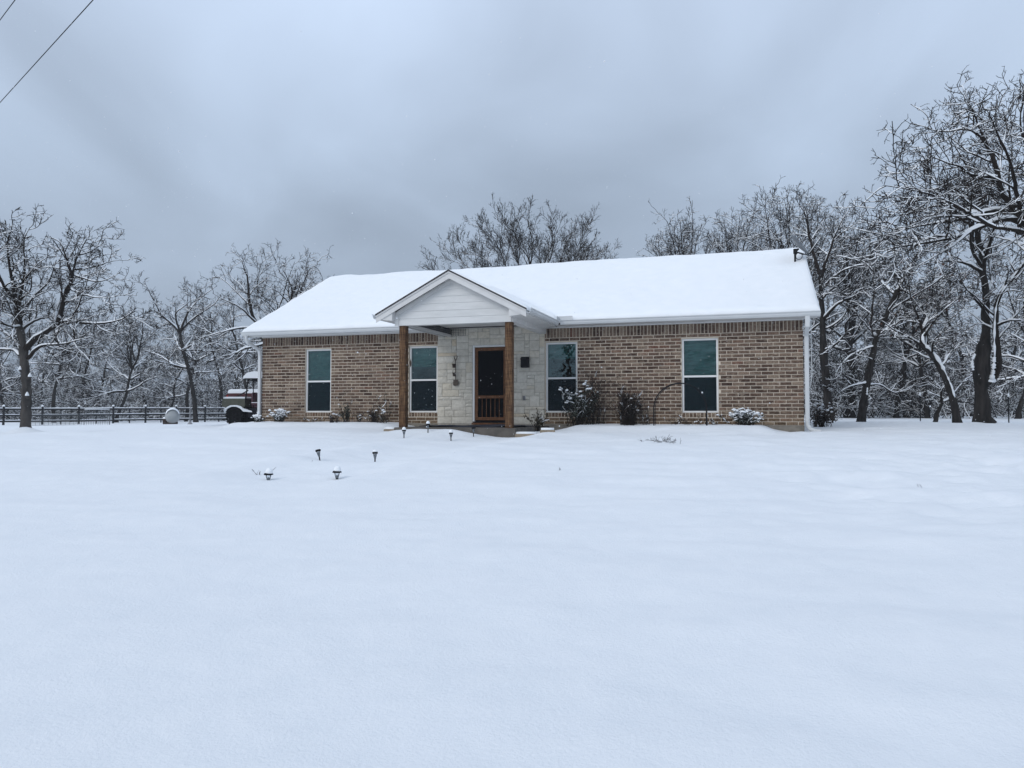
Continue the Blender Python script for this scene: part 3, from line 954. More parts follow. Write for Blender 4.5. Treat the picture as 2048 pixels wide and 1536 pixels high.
# fascia, soffit and frieze
MB().box((RS0 + .02, EAVE_Y + .004, EZ - .15), (PG_L - .13, EAVE_Y + .02, EZ - .105)).build('fascia', 'white_trim', roof)
mb = MB().box((RS0 + .02, EAVE_Y + .022, 2.60), (PG_L + .05, .004, 2.615)).box((PG_R - .05, EAVE_Y + .022, 2.60), (RS1 - .02, .004, 2.615))
mb.build('soffit', 'white_trim', roof)
mb = MB().box((-.01, -.022, 2.562), (ST0 - .0, .008, 2.598)).box((ST1, -.022, 2.562), (HLEN + .01, .008, 2.598))
mb.build('frieze_board', 'white_trim', roof)
for x0 in (RS0 - .018, RS1):
    mb = MB()
    for sg, y0, y1 in ((1, EAVE_Y, RIDGE_Y), (-1, BACK_Y, RIDGE_Y)):
        mb.add([(x0, y0, EZ - .13), (x0 + .018, y0, EZ - .13), (x0 + .018, y1, RZ - .13), (x0, y1, RZ - .13), (x0, y0, EZ - .002), (x0 + .018, y0, EZ - .002), (x0 + .018, y1, RZ - .002), (x0, y1, RZ - .002)],
               [(0, 1, 2, 3), (4, 7, 6, 5), (0, 4, 5, 1), (1, 5, 6, 2), (2, 6, 7, 3), (3, 7, 4, 0)])
    mb.build('rake_board', 'white_trim', roof)
for x0 in (.02, HLEN - .05):     # gable end walls
    MB().prism([(0.02, 2.60), (HDEP - .02, 2.60), (RIDGE_Y, 2.6 + (RIDGE_Y) * SL)], x0, x0 + .03, 'x').build('gable_wall', 'siding_white', house)

# downspouts
mb = MB()
sx, sy = 15.43, -.075
mb.box((sx - .055, EAVE_Y - .11, 2.33), (sx + .055, EAVE_Y - .03, 2.60), .012)
mb.prism([(EAVE_Y - .108, 2.40), (EAVE_Y - .032, 2.40), (sy + .04, 2.19), (sy - .04, 2.17)], sx - .05, sx + .05, 'x')
mb.box((sx - .05, sy - .04, 0.10), (sx + .05, sy + .04, 2.25), .012)
mb.tube([(sx, sy, .14), (sx + .01, sy - .01, .0), (sx + .06, sy - .04, -.09), (sx + .16, sy - .08, -.13), (sx + .30, sy - .14, -.15)], .052, 10)
mb.build('downspout', 'gutter_metal', roof)
mb = MB()
mb.tube([(-.22, EAVE_Y - .06, 2.60), (-.22, EAVE_Y - .06, 2.50), (-.20, EAVE_Y - .02, 2.40), (-.12, -.20, 2.28), (-.055, -.07, 2.18), (-.045, -.05, 2.05)], .055, 10)
mb.box((-.095, -.09, .02), (.0, -.01, 2.10), .012)
mb.build('downspout', 'gutter_metal', roof)
MB().tube([(15.545, .03, 2.58), (15.55, .03, 1.2), (15.5, .03, .9)], .012, 6).build('cable_drop', 'gutter_metal', house)

# ------------------------------------------------------------------ windows
BLIND = [1.0, 0.30, 0.22, 1.0]
for wi, (a, b_) in enumerate(WIN):
    w = empty('window', (a, 0, WZ0), 0, house)
    W, H_ = b_ - a, WZ1 - WZ0
    fw, y0, y1 = .052, .055, .125
    mb = MB()
    mb.box((.003, y0, .003), (fw, y1, H_ - .003), .006).box((W - fw, y0, .003), (W - .003, y1, H_ - .003), .006)
    mb.box((fw, y0 + .002, H_ - fw), (W - fw, y1, H_ - .003), .006).box((fw, y0 + .002, .003), (W - fw, y1, fw * .9), .006)
    mb.build('frame', 'window_frame_white', w)
    MB().box((fw, y0 - .006, H_ * .475), (W - fw, y1 - .01, H_ * .475 + .05), .006).build('meeting_rail', 'window_frame_white', w)
    MB().box((fw, .098, H_ * .475 + .05), (W - fw, .102, H_ - fw)).build('upper_pane', 'pane_glass', w)
    MB().box((fw, .098, fw * .9), (W - fw, .102, H_ * .475)).build('lower_pane', 'pane_glass', w)
    MB().box((fw, .076, fw * .9), (W - fw, .078, H_ * .475)).build('insect_screen', 'insect_screen', w)
    # pleated blind behind the glass
    hb = (H_ - .1) * BLIND[wi]
    if hb > 0:
        mb = MB(); kk = max(4, int(hb / .05))
        vs, fs = [], []
        for i in range(kk + 1):
            z = H_ - .05 - hb * i / kk; yy = .165 + (.012 if i % 2 else 0)
            vs += [(.02, yy, z), (W - .02, yy, z)]
        for i in range(kk): fs.append((2 * i, 2 * i + 1, 2 * i + 3, 2 * i + 2))
        mb.add(vs, fs).build('blind', 'blind_fabric', w)

# ------------------------------------------------------------------ door
mb = MB()
fy0, fy1 = -.005, .14
mb.box((DO0 + .002, fy0, .02), (DO0 + .062, fy1, DZ1 - .002), .006).box((DO1 - .062, fy0, .02), (DO1 - .002, fy1, DZ1 - .002), .006).box((DO0 + .062, fy0 + .002, DZ1 - .055), (DO1 - .062, fy1, DZ1 - .002), .006)
mb.build('door_frame', 'window_frame_white', house)
D0, D1 = DO0 + .066, DO1 - .066
sd_ = empty('screen_door', (D0, 0, .095), 0, house)
DW, DH = D1 - D0, 2.10 - .095
mb = MB()
st = .085
mb.box((0, .01, 0), (st, .045, DH), .005).box((DW - st, .01, 0), (DW, .045, DH), .005)
mb.box((st, .012, DH - .09), (DW - st, .044, DH), .005).box((st, .012, 0), (DW - st, .044, .085), .005)
mb.box((st, .012, .60), (DW - st, .044, .68), .005)
mb.build('door_panel', 'door_wood', sd_)
for i in range(5):
    x = st + (DW - 2 * st) * (i + 1) / 6
    MB().box((x - .009, .018, .085), (x + .009, .038, .60), .003).build('slat', 'door_wood', sd_)
MB().box((st, .046, .03), (DW - st, .048, DH - .03)).build('screen', 'door_screen', sd_)
MB().tube([(DW - .035, .01, .72), (DW - .035, -.04, .74), (DW - .035, -.04, .86), (DW - .035, .01, .88)], .010, 6).build('handle', 'black_metal', sd_)
dd = empty('front_door', (D0, 0, .06), 0, house)
mb = MB().box((.0, .095, 0), (.14, .135, 2.04)).box((DW - .14, .095, 0), (DW, .135, 2.04)).box((.14, .095, 0), (DW - .14, .135, .9)).box((.14, .095, 1.9), (DW - .14, .135, 2.04))
mb.build('door_panel', 'dark_plastic', dd)
MB().box((.14, .11, .9), (DW - .14, .118, 1.9)).build('door_pane', 'pane_glass', dd)
MB().box((DO0 + .03, -.07, .030), (DO1 - .03, .14, .062), .006).build('threshold', 'black_metal', house)
MB().box((DO0 + .03, -.16, -.02), (DO1 - .03, .10, .026), .006).build('door_step', 'door_wood', house)

# ------------------------------------------------------------------ porch
SLAB = -.045
MB().box((5.93, -3.06, -.45), (8.99, -.002, SLAB), .015).build('porch_floor', 'wet_concrete', house)
PW = .085
POSTS = [(6.11, -2.90), (8.80, -2.90)]
for (px_, py_), lab in zip(POSTS, ('rough sawn brown post at the left of the porch', 'rough sawn brown post in front of the door')):
    o = MB().box((-PW, -PW, 0), (PW, PW, 2.41 - SLAB), .008).build('porch_post', 'post_wood', house, loc=(px_, py_, SLAB))
    tag(o, lab)
GY0 = -3.02                      # face of the gable wall
BMZ = 2.412
mb = MB()                        # beams on the posts
mb.box((5.98, GY0 + .012, BMZ), (8.92, -2.80, BMZ + .22))
mb.box((8.72, -2.798, BMZ + .01), (8.92, -.02, BMZ + .20))
mb.box((5.98, -2.798, BMZ), (6.02, -.03, BMZ + .06))
mb.box((6.16, -2.798, BMZ), (6.20, -.03, BMZ + .06))
mb.build('porch_beam', 'white_trim', house)
MB().box((6.2, -2.795, 2.63), (8.72, -.03, 2.65)).build('porch_ceiling', 'white_trim', house)
# wire netting closing the gap over the left beam
mb = MB()
yy = -2.79
while yy < -.04:
    mb.box((6.205, yy, BMZ + .06), (6.211, yy + .006, 2.628)); yy += .05
for zz in np.arange(BMZ + .08, 2.63, .05):
    mb.box((6.2045, -2.79, zz), (6.2105, -.04, zz + .006))
xx = 6.22
while xx < 6.62:
    mb.box((xx, -.075, BMZ + .02), (xx + .006, -.069, 2.628)); xx += .05
for zz in np.arange(BMZ + .02, 2.63, .05):
    mb.box((6.212, -.0745, zz), (6.62, -.0695, zz + .006))
mb.build('wire_netting', 'black_metal', house)
MB().box((6.03, -2.79, BMZ + .06), (6.15, -.03, 2.63)).build('beam_core', 'outlet_grey', house)
# gable: siding boards on a backing
gw = MB().prism([(5.99, BMZ + .225), (8.91, BMZ + .225), (PAX, BMZ + .225 + 1.46 * PSL - .03)], GY0 + .013, GY0 + .05, 'y').build('gable_wall', 'siding_white', house)


def gable_half(z):              # inside half width of the gable at height z, under the roof deck
    return (PRZ - .13 - z) / PSL


zb = BMZ - .004
for hgt in (.165, .165, .17, .165, .16, .16, .14):
    z0, z1 = zb, zb + hgt
    lo, hi = min(1.46, gable_half(z0)), min(1.46, gable_half(z1))
    if hi < .02: hi = .02
    if lo < .1: break
    lap = .007
    vs = [(PAX - lo, GY0 - lap, z0), (PAX + lo, GY0 - lap, z0), (PAX + hi, GY0, z1 - .002), (PAX - hi, GY0, z1 - .002),
          (PAX - lo, GY0 + .012, z0), (PAX + lo, GY0 + .012, z0), (PAX + hi, GY0 + .012, z1 - .002), (PAX - hi, GY0 + .012, z1 - .002)]
    MB().add(vs, [(0, 1, 2, 3), (4, 7, 6, 5), (0, 4, 5, 1), (1, 5, 6, 2), (2, 6, 7, 3), (3, 7, 4, 0)]).build('siding_board', 'siding_white', gw)
    zb = z1
for xx in (PAX - 1.475, PAX + 1.375):
    MB().box((xx, GY0 - .022, BMZ - .008), (xx + .10, GY0 - .0125, BMZ + .30), .003).build('corner_board', 'white_trim', gw)
# rake boards in two layers, frieze under them
def rake(side, top_off, dep, y0, y1, name, mat, hw0=PHW, cut=0.0, par=roof):
    s_ = side
    z_at = lambda h: PRZ - h * PSL
    p = [(PAX, z_at(0) - top_off), (PAX + s_ * hw0, z_at(hw0) - top_off), (PAX + s_ * hw0, z_at(hw0) - top_off - dep), (PAX, z_at(0) - top_off - dep)]
    if s_ < 0: p = p[::-1]
    return MB().prism(p, y0, y1, 'y').build(name, mat, par)


for sg in (-1, 1):
    rake(sg, .004, .055, PFY - .022, PFY - .002, 'rake_trim', 'white_trim')
    rake(sg, .05, .14, PFY - .002, PFY + .018, 'rake_board', 'white_trim')
    rake(sg, -.016, .036, PFY - .036, PFY + .05, 'shingle_edge', 'shingle', PHW + .01)
    rake(sg, .17, .095, GY0 - .024, GY0 - .014, 'gable_frieze', 'white_trim', 1.46)
    # rake soffit
    rake(sg, .075, .014, PFY + .02, GY0 + .01, 'rake_soffit', 'white_trim', PHW - .01)
    # boxed eave return
    xo, xi = PAX + sg * (PHW - .0), PAX + sg * 1.47
    zt = PEZ + .02
    p = [(xo, PEZ - .115), (xi, PEZ - .155), (xi, PEZ + abs(xi - xo) * PSL - .06), (xo, PEZ - .055)]
    if sg > 0: p = p[::-1]
    MB().prism(p, PFY + .021, GY0 + .0, 'y').build('eave_return', 'white_trim', roof)
    # soffit under the side eaves
    p = [(xo - sg * .004, PEZ - .112), (xi - sg * .02, PEZ - .152), (xi - sg * .02, PEZ - .13), (xo - sg * .004, PEZ - .10)]
    if sg > 0: p = p[::-1]
    MB().prism(p, GY0 + .002, EAVE_Y - .0, 'y').build('soffit', 'white_trim', roof)
    MB().box((min(xo, xo - sg * .016), GY0 + .003, PEZ - .10), (max(xo, xo - sg * .016), EAVE_Y - .14, PEZ - .052)).build('fascia', 'white_trim', roof)
# electrical box on the stone
o = empty('electrical_outlet', (8.30, -.012, .70), 0, house)
MB().box((-.037, -.028, -.06), (.037, .0, .06), .006).build('cover', 'outlet_grey', o)
MB().box((-.025, -.036, -.045), (.025, -.0285, -.005), .004).build('flap', 'wire_steel', o)
MB().box((-.025, -.036, .005), (.025, -.0285, .045), .004).build('flap', 'wire_steel', o)

# ------------------------------------------------------------------ things on and around the porch
def hthing(name, label, cat, s, y, z, group=None):
    return thing(name, label, cat, hw(s, y, z), HROT, group)


mbx = hthing('mailbox', 'black metal mailbox on the limestone wall beside the door', 'mailbox', 8.345, -.012, 1.52)
MB().prism([(-.135, 0), (0, 0), (0, .27), (-.05, .27), (-.125, .23)], -.105, .105, 'x').build('box', 'black_metal', mbx)
MB().prism([(-.150, .215), (-.128, .236), (-.05, .278), (.0, .279), (.0, .29), (-.052, .29), (-.155, .235)], -.112, .112, 'x').build('lid', 'black_metal', mbx)

shv = hthing('garden_shovel', 'old rusty shovel hung on the limestone with two small pots', 'shovel', 6.33, -.06, 1.05)
MB().tube([(.0, 0, .16), (.0, 0, .70)], .011, 8).build('shaft', 'rust', shv, True)
MB().tube([(0, 0, .69), (-.045, 0, .80), (-.05, 0, .825), (.05, 0, .825), (.045, 0, .80), (0, 0, .69)], .010, 6).build('handle', 'rust', shv, True)
mb = MB()
prof = [(-.07, .17), (-.075, .02), (-.05, 0), (.05, 0), (.075, .02), (.07, .17)]
mb.prism(prof, .006, .014, 'y')
mb.build('blade', 'pot_clay', shv)
for k, (dx, z) in enumerate(((-.035, .50), (-.025, .26))):
    ptt = hthing('hanging_pot', ('small dark pot hooked near the top of the wall shovel', 'small clay coloured pot hooked low on the wall shovel')[k], 'pot', 6.33 + dx, -.105, 1.05 + z, 'pots on the wall shovel')
    MB().lathe([(.035, 0), (.046, .085), (.054, .086), (.055, .105), (.046, .104), (.034, .03)], 12).build('pot', ('rust', 'pot_clay')[k], ptt, True)
    MB().tube([(-.05, 0, .10), (-.045, .01, .16), (0, .03, .20), (.045, .01, .16), (.05, 0, .10)], .003, 5).build('wire_handle', 'black_metal', ptt)

mt = hthing('door_mat', 'dark navy mat rumpled across the porch floor', 'mat', 7.55, -1.35, SLAB + .003)
vs, fs = [], []
nx_, ny_ = 24, 12
for j in range(ny_ + 1):
    for i in range(nx_ + 1):
        x = -1.25 + 2.55 * i / nx_; y = -1.0 + 2.0 * j / ny_ + .12 * math.sin(x * 2.1)
        z = .012 + .035 * max(0, math.sin(x * 3.1 + 1) * math.sin(y * 2.2 + .4)) + .008 * math.sin(x * 9 + y * 7)
        vs.append((x, y, z))
for j in range(ny_):
    for i in range(nx_):
        a = j * (nx_ + 1) + i; fs.append((a, a + 1, a + nx_ + 2, a + nx_ + 1))
mato = MB().add(vs, fs).build('fabric', 'mat_navy', mt, True)
md = mato.modifiers.new('thick', 'SOLIDIFY'); md.thickness = .01

# edging stones at the ends of the porch
for (s_, y_, L_, rz_, lab) in ((9.22, -2.95, .50, .10, 'tan edging stone in the snow right beside the porch slab'), (9.66, -2.72, .34, .3, 'small tan edging stone, far end of the row by the porch'), (5.62, -2.55, .36, -.05, 'flat edging stone poking from the snow left of the porch')):
    z = gz(*hw(s_, y_)[:2])
    e_ = hthing('edging_stone', lab, 'edging stone', s_, y_, z - .06, 'edging stones by the porch')
    e_.rotation_euler = (0, 0, HROT + rz_)
    MB().box((-L_ / 2, -.09, 0), (L_ / 2, .09, .115), .015).build('block', 'edging_stone', e_)
    vs, fs = [], []
    sn = MB()
    sn.prism([(-.08, .116), (.088, .116), (.075, .150), (.02, .165), (-.05, .150)], -L_ / 2 + .02, L_ / 2 - .02, 'x')
    sn.build('snow_cover', 'snow', e_, True)

# hanging feather shape by the first post
wd = hthing('wind_ornament', 'small dark leaf shaped ornament hanging beside the left porch post', 'ornament', 6.27, -2.88, 1.42)
MB().prism([(0, -.01), (.03, .03), (.035, .10), (.005, .19), (-.012, .10)], -.006, .006, 'y').build('leaf_shape', 'rust', wd)
MB().tube([(0, 0, .18), (-.02, 0, .50), (-.06, 0, .55), (-.085, 0, .55)], .004, 5).build('hook', 'black_metal', wd)

# ------------------------------------------------------------------ satellite dish
ds = hthing('satellite_dish', 'grey satellite dish with snow in it at the roof ridge end', 'satellite dish', 15.40, 3.30, EZ + (3.30 - EAVE_Y) * SL + .01)
MB().tube([(0, 0, -.04), (0, 0, .40)], .028, 10).build('mast', 'black_metal', ds, True)
mb = MB().box((-.11, -.06, .0), (.09, .06, .02)).box((-.045, -.045, .28), (.05, .045, .42), .01)
mb.tube([(.03, 0, .36), (.10, 0, .42)], .03, 8)
mb.tube([(.03, 0, .33), (.24, 0, .25)], .022, 8)
mb.build('bracket', 'black_metal', ds)
dax = Vector((.755, -.26, .60)).normalized()         # the dish looks up to the side
dcen = Vector((.075, 0, .50))
du = Vector((.62, 0, -.78)).normalized(); dv = dax.cross(du).normalized(); du = dv.cross(dax)


def dish_p(a, b_, lift=0.0):
    r2_ = a * a + b_ * b_
    return dcen + du * (.36 * a) + dv * (.33 * b_) + dax * (.075 * r2_ + lift)


vs, fs = [], []
NR, NA = 6, 28
for k in range(NR + 1):
    for a in range(NA):
        th = 2 * PI * a / NA
        vs.append(dish_p(k / NR * math.cos(th), k / NR * math.sin(th)))
for k in range(NR):
    for a in range(NA):
        b_ = (a + 1) % NA; fs.append((k * NA + a, k * NA + b_, (k + 1) * NA + b_, (k + 1) * NA + a))
o = MB().add(vs, fs).build('reflector', 'dish_grey', ds, True)
md = o.modifiers.new('thick', 'SOLIDIFY'); md.thickness = .022; md.offset = 0
# snow lying in the bowl, thickest low down
vs, fs = [], []
for k in range(NR + 1):
    for a in range(NA):
        th = 2 * PI * a / NA; ca = k / NR * .97 * math.cos(th); sa = k / NR * .97 * math.sin(th)
        vs.append(dish_p(ca, sa, .016 + (.07 * max(0, .3 + ca)) * (1 - .6 * (k / NR) ** 3)))
o = MB().add(vs, fs).build('snow_cover', 'snow', ds, True)
low = dish_p(1.0, 0)
arm_end = low + Vector((.355, -.03, .46))
MB().tube([Vector((.22, 0, .25)), low + Vector((.01, 0, -.02)), arm_end], .015, 8).build('feed_arm', 'black_metal', ds, True)
MB().tube([arm_end + Vector((.03, 0, -.06)), arm_end + Vector((-.05, .01, .05))], [.03, .038], 10).build('receiver', 'dish_grey', ds, True)
MB().tube([low + Vector((.02, 0, .012)), arm_end + Vector((0, 0, .022))], .014, 6).build('snow_line', 'snow', ds, True)
MB().tube([(.02 + .085 + .085 * math.cos(t), -.03, .20 + .10 * math.sin(t)) for t in np.linspace(PI, 3 * PI, 22)], .010, 6).build('cable_loop', 'black_metal', ds, True)

p_ = hw(15.42, -.22)
so = thing('soil_patch', 'bare brown soil washed free under the right downspout', 'soil', (p_[0], p_[1], gz(p_[0], p_[1]) - .045), HROT)
vs, fs = [], []
rs_ = random.Random(8)
for k in range(5):
    for a in range(18):
        th = 2 * PI * a / 18; r_ = k / 4 * (.34 + .06 * math.sin(3 * th + 1) + .04 * rs_.random())
        vs.append((r_ * 1.25 * math.cos(th), r_ * .8 * math.sin(th), .075 * (1 - (k / 4) ** 1.5) + rs_.uniform(-.008, .008) - .03 * (k == 4)))
for k in range(4):
    for a in range(18):
        b_ = (a + 1) % 18; fs.append((k * 18 + a, k * 18 + b_, (k + 1) * 18 + b_, (k + 1) * 18 + a))
MB().add(vs, fs).build('mound', 'soil', so, True)

# ------------------------------------------------------------------ garden arch
A0, A1 = 11.90, 13.10
ga = hthing('garden_arch', 'thin black metal hoop arch standing before the right window', 'garden arch', 12.5, -.85, -.05)
for y_ in (-.16, .16):
    pts = [(-.62, y_, -.1), (-.62, y_, .45)] + [(-.62 * math.cos(t), y_, .45 + .62 * math.sin(t)) for t in np.linspace(.12, PI - .12, 22)] + [(.62, y_, .45), (.62, y_, -.1)]
    MB().tube(pts, .017 if y_ < 0 else .008, 6).build('hoop', 'black_metal', ga, True)
for k, t in enumerate(np.linspace(.05, .95, 5)):
    th = PI * t
    p = Vector((-.62 * math.cos(th), 0, .45 + .62 * math.sin(th)))
    MB().tube([p + Vector((0, -.16, 0)), p + Vector((0, .16, 0))], .004, 5).build('crossbar', 'black_metal', ga)

# ------------------------------------------------------------------ path lamps
lamp_labels = ['snow topped path lamp sunk to its lens, leftmost of the front pair', 'snow topped path lamp with wide cap, right one of the front pair',
               'tilted slim path lamp, left of the second pair from the camera', 'upright slim path lamp, right of the second pair from the camera',
               'white capped path lamp just in front of the left porch post', 'white capped path lamp at the middle of the porch front',
               'white capped path lamp on the slab edge below the wall shovel', 'dark path lamp on the slab edge left of the screen door']
for (u, v, d, big), lab in zip(LAMPS, lamp_labels):
    p = at(u, v, d)
    gzz = gz(p[0], p[1])
    i = lamp_labels.index(lab)
    lp = thing('path_lamp', lab, 'path lamp', (p[0], p[1], gzz), 0.3 * i, 'solar lamps along the buried path')
    if i == 2: lp.rotation_euler = (0, math.radians(-11), 0)
    k = 1.0
    ph = (.0, .02, .075, .06, .075, .075, .10, .10)[i]       # stake showing above the snow
    MB().tube([(0, 0, -.25), (0, 0, ph + .01)], .011, 8).build('stake', 'black_metal', lp, True)
    if big:
        MB().lathe([(.020, ph), (.022, ph + .012), (.040, ph + .085), (.040, ph + .086)], 14).build('lens', 'clear_plastic', lp, True)
        MB().lathe([(.016, ph + .002), (.022, ph + .03), (.010, ph + .05)], 10).build('reflector', 'lamp_plastic', lp, True)
        MB().lathe([(.014, ph - .02), (.018, ph + .012), (.012, ph + .02)], 10).build('collar', 'black_metal', lp, True)
        MB().lathe([(.050, ph + .082), (.066, ph + .086), (.060, ph + .105), (.030, ph + .125), (.006, ph + .13)], 16).build('cap', 'black_metal', lp, True)
        MB().lathe([(.056, ph + .106), (.050, ph + .125), (.044, ph + .155), (.026, ph + .175), (.004, ph + .18)], 14, c=(.006 if i else .008, 0, 0)).build('snow_cover', 'snow', lp, True)
    else:
        MB().lathe([(.014, ph), (.018, ph + .012), (.034, ph + .085), (.034, ph + .086)], 14).build('lens', 'clear_plastic', lp, True)
        MB().lathe([(.012, ph + .002), (.017, ph + .03), (.022, ph + .07), (.008, ph + .075)], 10).build('reflector', 'lamp_plastic', lp, True)
        MB().lathe([(.038, ph + .082), (.044, ph + .084), (.044, ph + .112), (.036, ph + .12), (.004, ph + .122)], 16).build('cap', 'black_metal', lp, True)
        if i >= 3 and i != 7:
            hs = .028 if i == 3 else .055
            MB().lathe([(.043, ph + .113), (.042, ph + .12 + hs * .3), (.032, ph + .12 + hs * .75), (.015, ph + .12 + hs), (.003, ph + .12 + hs * 1.02)], 14).build('snow_cover', 'snow', lp, True)

# ------------------------------------------------------------------ branching plants
def tubes_np(pts, rad, n):
    """pts (B,P,3) rad (B,P) -> verts, quads"""
    B, P, _ = pts.shape
    if B == 0: return np.zeros((0, 3)), np.zeros((0, 4), int)
    tan = np.gradient(pts, axis=1)
    tan /= np.linalg.norm(tan, axis=2, keepdims=True) + 1e-9
    mean = tan.mean(1)
    ref = np.zeros((B, 3)); ref[np.arange(B), np.argmin(np.abs(mean), 1)] = 1
    a = np.cross(tan, ref[:, None, :]); a /= np.linalg.norm(a, axis=2, keepdims=True) + 1e-9
    b = np.cross(tan, a)
    th = 2 * PI * np.arange(n) / n
    ring = a[:, :, None, :] * np.cos(th)[None, None, :, None] + b[:, :, None, :] * np.sin(th)[None, None, :, None]
    V = pts[:, :, None, :] + ring * rad[:, :, None, None]
    idx = np.arange(B * P * n).reshape(B, P, n)
    i2 = np.roll(idx, -1, axis=2)
    F = np.stack([idx[:, :-1], i2[:, :-1], i2[:, 1:], idx[:, 1:]], -1).reshape(-1, 4)
    return V.reshape(-1, 3), F


def snow_np(pts, rad, hgt, wid, rnd):
    """ridge of snow on the upper side of each branch"""
    B, P, _ = pts.shape
    if B == 0: return np.zeros((0, 3)), np.zeros((0, 4), int)
    tan = np.gradient(pts, axis=1)
    tan /= np.linalg.norm(tan, axis=2, keepdims=True) + 1e-9
    hor = np.sqrt(np.clip(1 - tan[:, :, 2] ** 2, 0, 1))
    up = np.array([0, 0, 1.0])[None, None] - tan * tan[:, :, 2:3]
    up /= np.linalg.norm(up, axis=2, keepdims=True) + 1e-6
    sd = np.cross(tan, up)
    var = 0.55 + 0.9 * rnd.random((B, P))
    h = hgt * sstep(0.22, 0.75, hor) * var
    w = (rad + wid) * (0.35 + 0.65 * sstep(0.15, 0.6, hor))
    base = up * (rad * 0.25)[..., None]
    L = pts + base + sd * w[..., None]
    Rr = pts + base - sd * w[..., None]
    L2 = pts + up * (rad * .8 + h * .75)[..., None] + sd * (w * .62)[..., None]
    R2 = pts + up * (rad * .8 + h * .75)[..., None] - sd * (w * .62)[..., None]
    T = pts + up * (rad * .9 + h)[..., None]
    # taper the ends
    ring = np.stack([L, L2, T, R2, Rr], 2)
    for e_ in (0, P - 1):
        ring[:, e_] = pts[:, e_, None, :] + (ring[:, e_] - pts[:, e_, None, :]) * 0.45
    n = 5
    idx = np.arange(B * P * n).reshape(B, P, n)
    F = np.stack([idx[:, :-1, :-1], idx[:, :-1, 1:], idx[:, 1:, 1:], idx[:, 1:, :-1]], -1).reshape(-1, 4)
    return ring.reshape(-1, 3), F


def snow_thin(pts, rad, hgt, wid, rnd):
    """the same for thin twigs, three points across"""
    B, P, _ = pts.shape
    if B == 0: return np.zeros((0, 3)), np.zeros((0, 4), int)
    tan = np.gradient(pts, axis=1)
    tan /= np.linalg.norm(tan, axis=2, keepdims=True) + 1e-9
    hor = np.sqrt(np.clip(1 - tan[:, :, 2] ** 2, 0, 1))
    sd = np.cross(tan, np.array([0, 0, 1.0])[None, None]); sd /= np.linalg.norm(sd, axis=2, keepdims=True) + 1e-6
    h = hgt * sstep(0.3, 0.85, hor) * (0.5 + rnd.random((B, P)))
    up = np.array([0, 0, 1.0])[None, None]
    w = (rad + wid)[..., None]
    L = pts + sd * w + up * (rad * .3)[..., None]; R_ = pts - sd * w + up * (rad * .3)[..., None]; T = pts + up * (rad + h)[..., None]
    ring = np.stack([L, T, R_], 2)
    ring[:, -1] = pts[:, -1, None] + (ring[:, -1] - pts[:, -1, None]) * .2
    idx = np.arange(B * P * 3).reshape(B, P, 3)
    F = np.stack([idx[:, :-1, :-1], idx[:, :-1, 1:], idx[:, 1:, 1:], idx[:, 1:, :-1]], -1).reshape(-1, 4)
    return ring.reshape(-1, 3), F


def interp_path(pts, t):
    """pts (P,3) list gathered per child: P fixed; t in 0..1"""
    P = pts.shape[1]
    f = t * (P - 1); i = np.clip(f.astype(int), 0, P - 2); w = (f - i)
    B = np.arange(len(t))
    return pts[B, i] * (1 - w)[:, None] + pts[B, i + 1] * w[:, None], pts[B, i + 1] - pts[B, i], i, w


def spawn(rnd, pts, rad, per_m, tmin, P, ang, ratio, lmin, lmax, wig, upb, rmax, rtip, rfac=0.62, flat=0.0, tpow=1.0):
    """children of a set of branches"""
    L = np.linalg.norm(np.diff(pts, axis=1), axis=2).sum(1)
    cnt = np.floor(L * (1 - tmin) * per_m + rnd.random(len(L))).astype(int)
    idx = np.repeat(np.arange(len(L)), cnt)
    if len(idx) == 0: return np.zeros((0, P, 3)), np.zeros((0, P))
    t = tmin + (1 - tmin) * rnd.random(len(idx)) ** tpow
    pos, tg, i, w = interp_path(pts[idx], t)
    tg /= np.linalg.norm(tg, axis=1, keepdims=True) + 1e-9
    rr = rad[idx][np.arange(len(idx)), i] * (1 - w) + rad[idx][np.arange(len(idx)), i + 1] * w
    ln = np.clip(ratio * L[idx] * (1.15 - 0.75 * t) * (0.55 + 0.75 * rnd.random(len(idx))), lmin, lmax)
    pr = rnd.normal(size=(len(idx), 3)); pr -= tg * (pr * tg).sum(1, keepdims=True); pr /= np.linalg.norm(pr, axis=1, keepdims=True) + 1e-9
    a = np.radians(ang[0] + (ang[1] - ang[0]) * rnd.random(len(idx)))[:, None]
    d = tg * np.cos(a) + pr * np.sin(a)
    d[:, 2] += upb
    d[:, 2] *= (1 - flat)
    d /= np.linalg.norm(d, axis=1, keepdims=True) + 1e-9
    out = np.zeros((len(idx), P, 3)); out[:, 0] = pos
    step = (ln / (P - 1))[:, None]
    for k in range(1, P):
        d = d + rnd.normal(size=d.shape) * wig
        d[:, 2] += upb * 0.25
        d /= np.linalg.norm(d, axis=1, keepdims=True) + 1e-9
        out[:, k] = out[:, k - 1] + d * step
    r0 = np.minimum(rr * rfac, rmax)
    r0 = np.maximum(r0, rtip * 1.3)
    rads = r0[:, None] + (rtip - r0[:, None]) * (np.linspace(0, 1, P)[None] ** 0.8)
    return out, rads


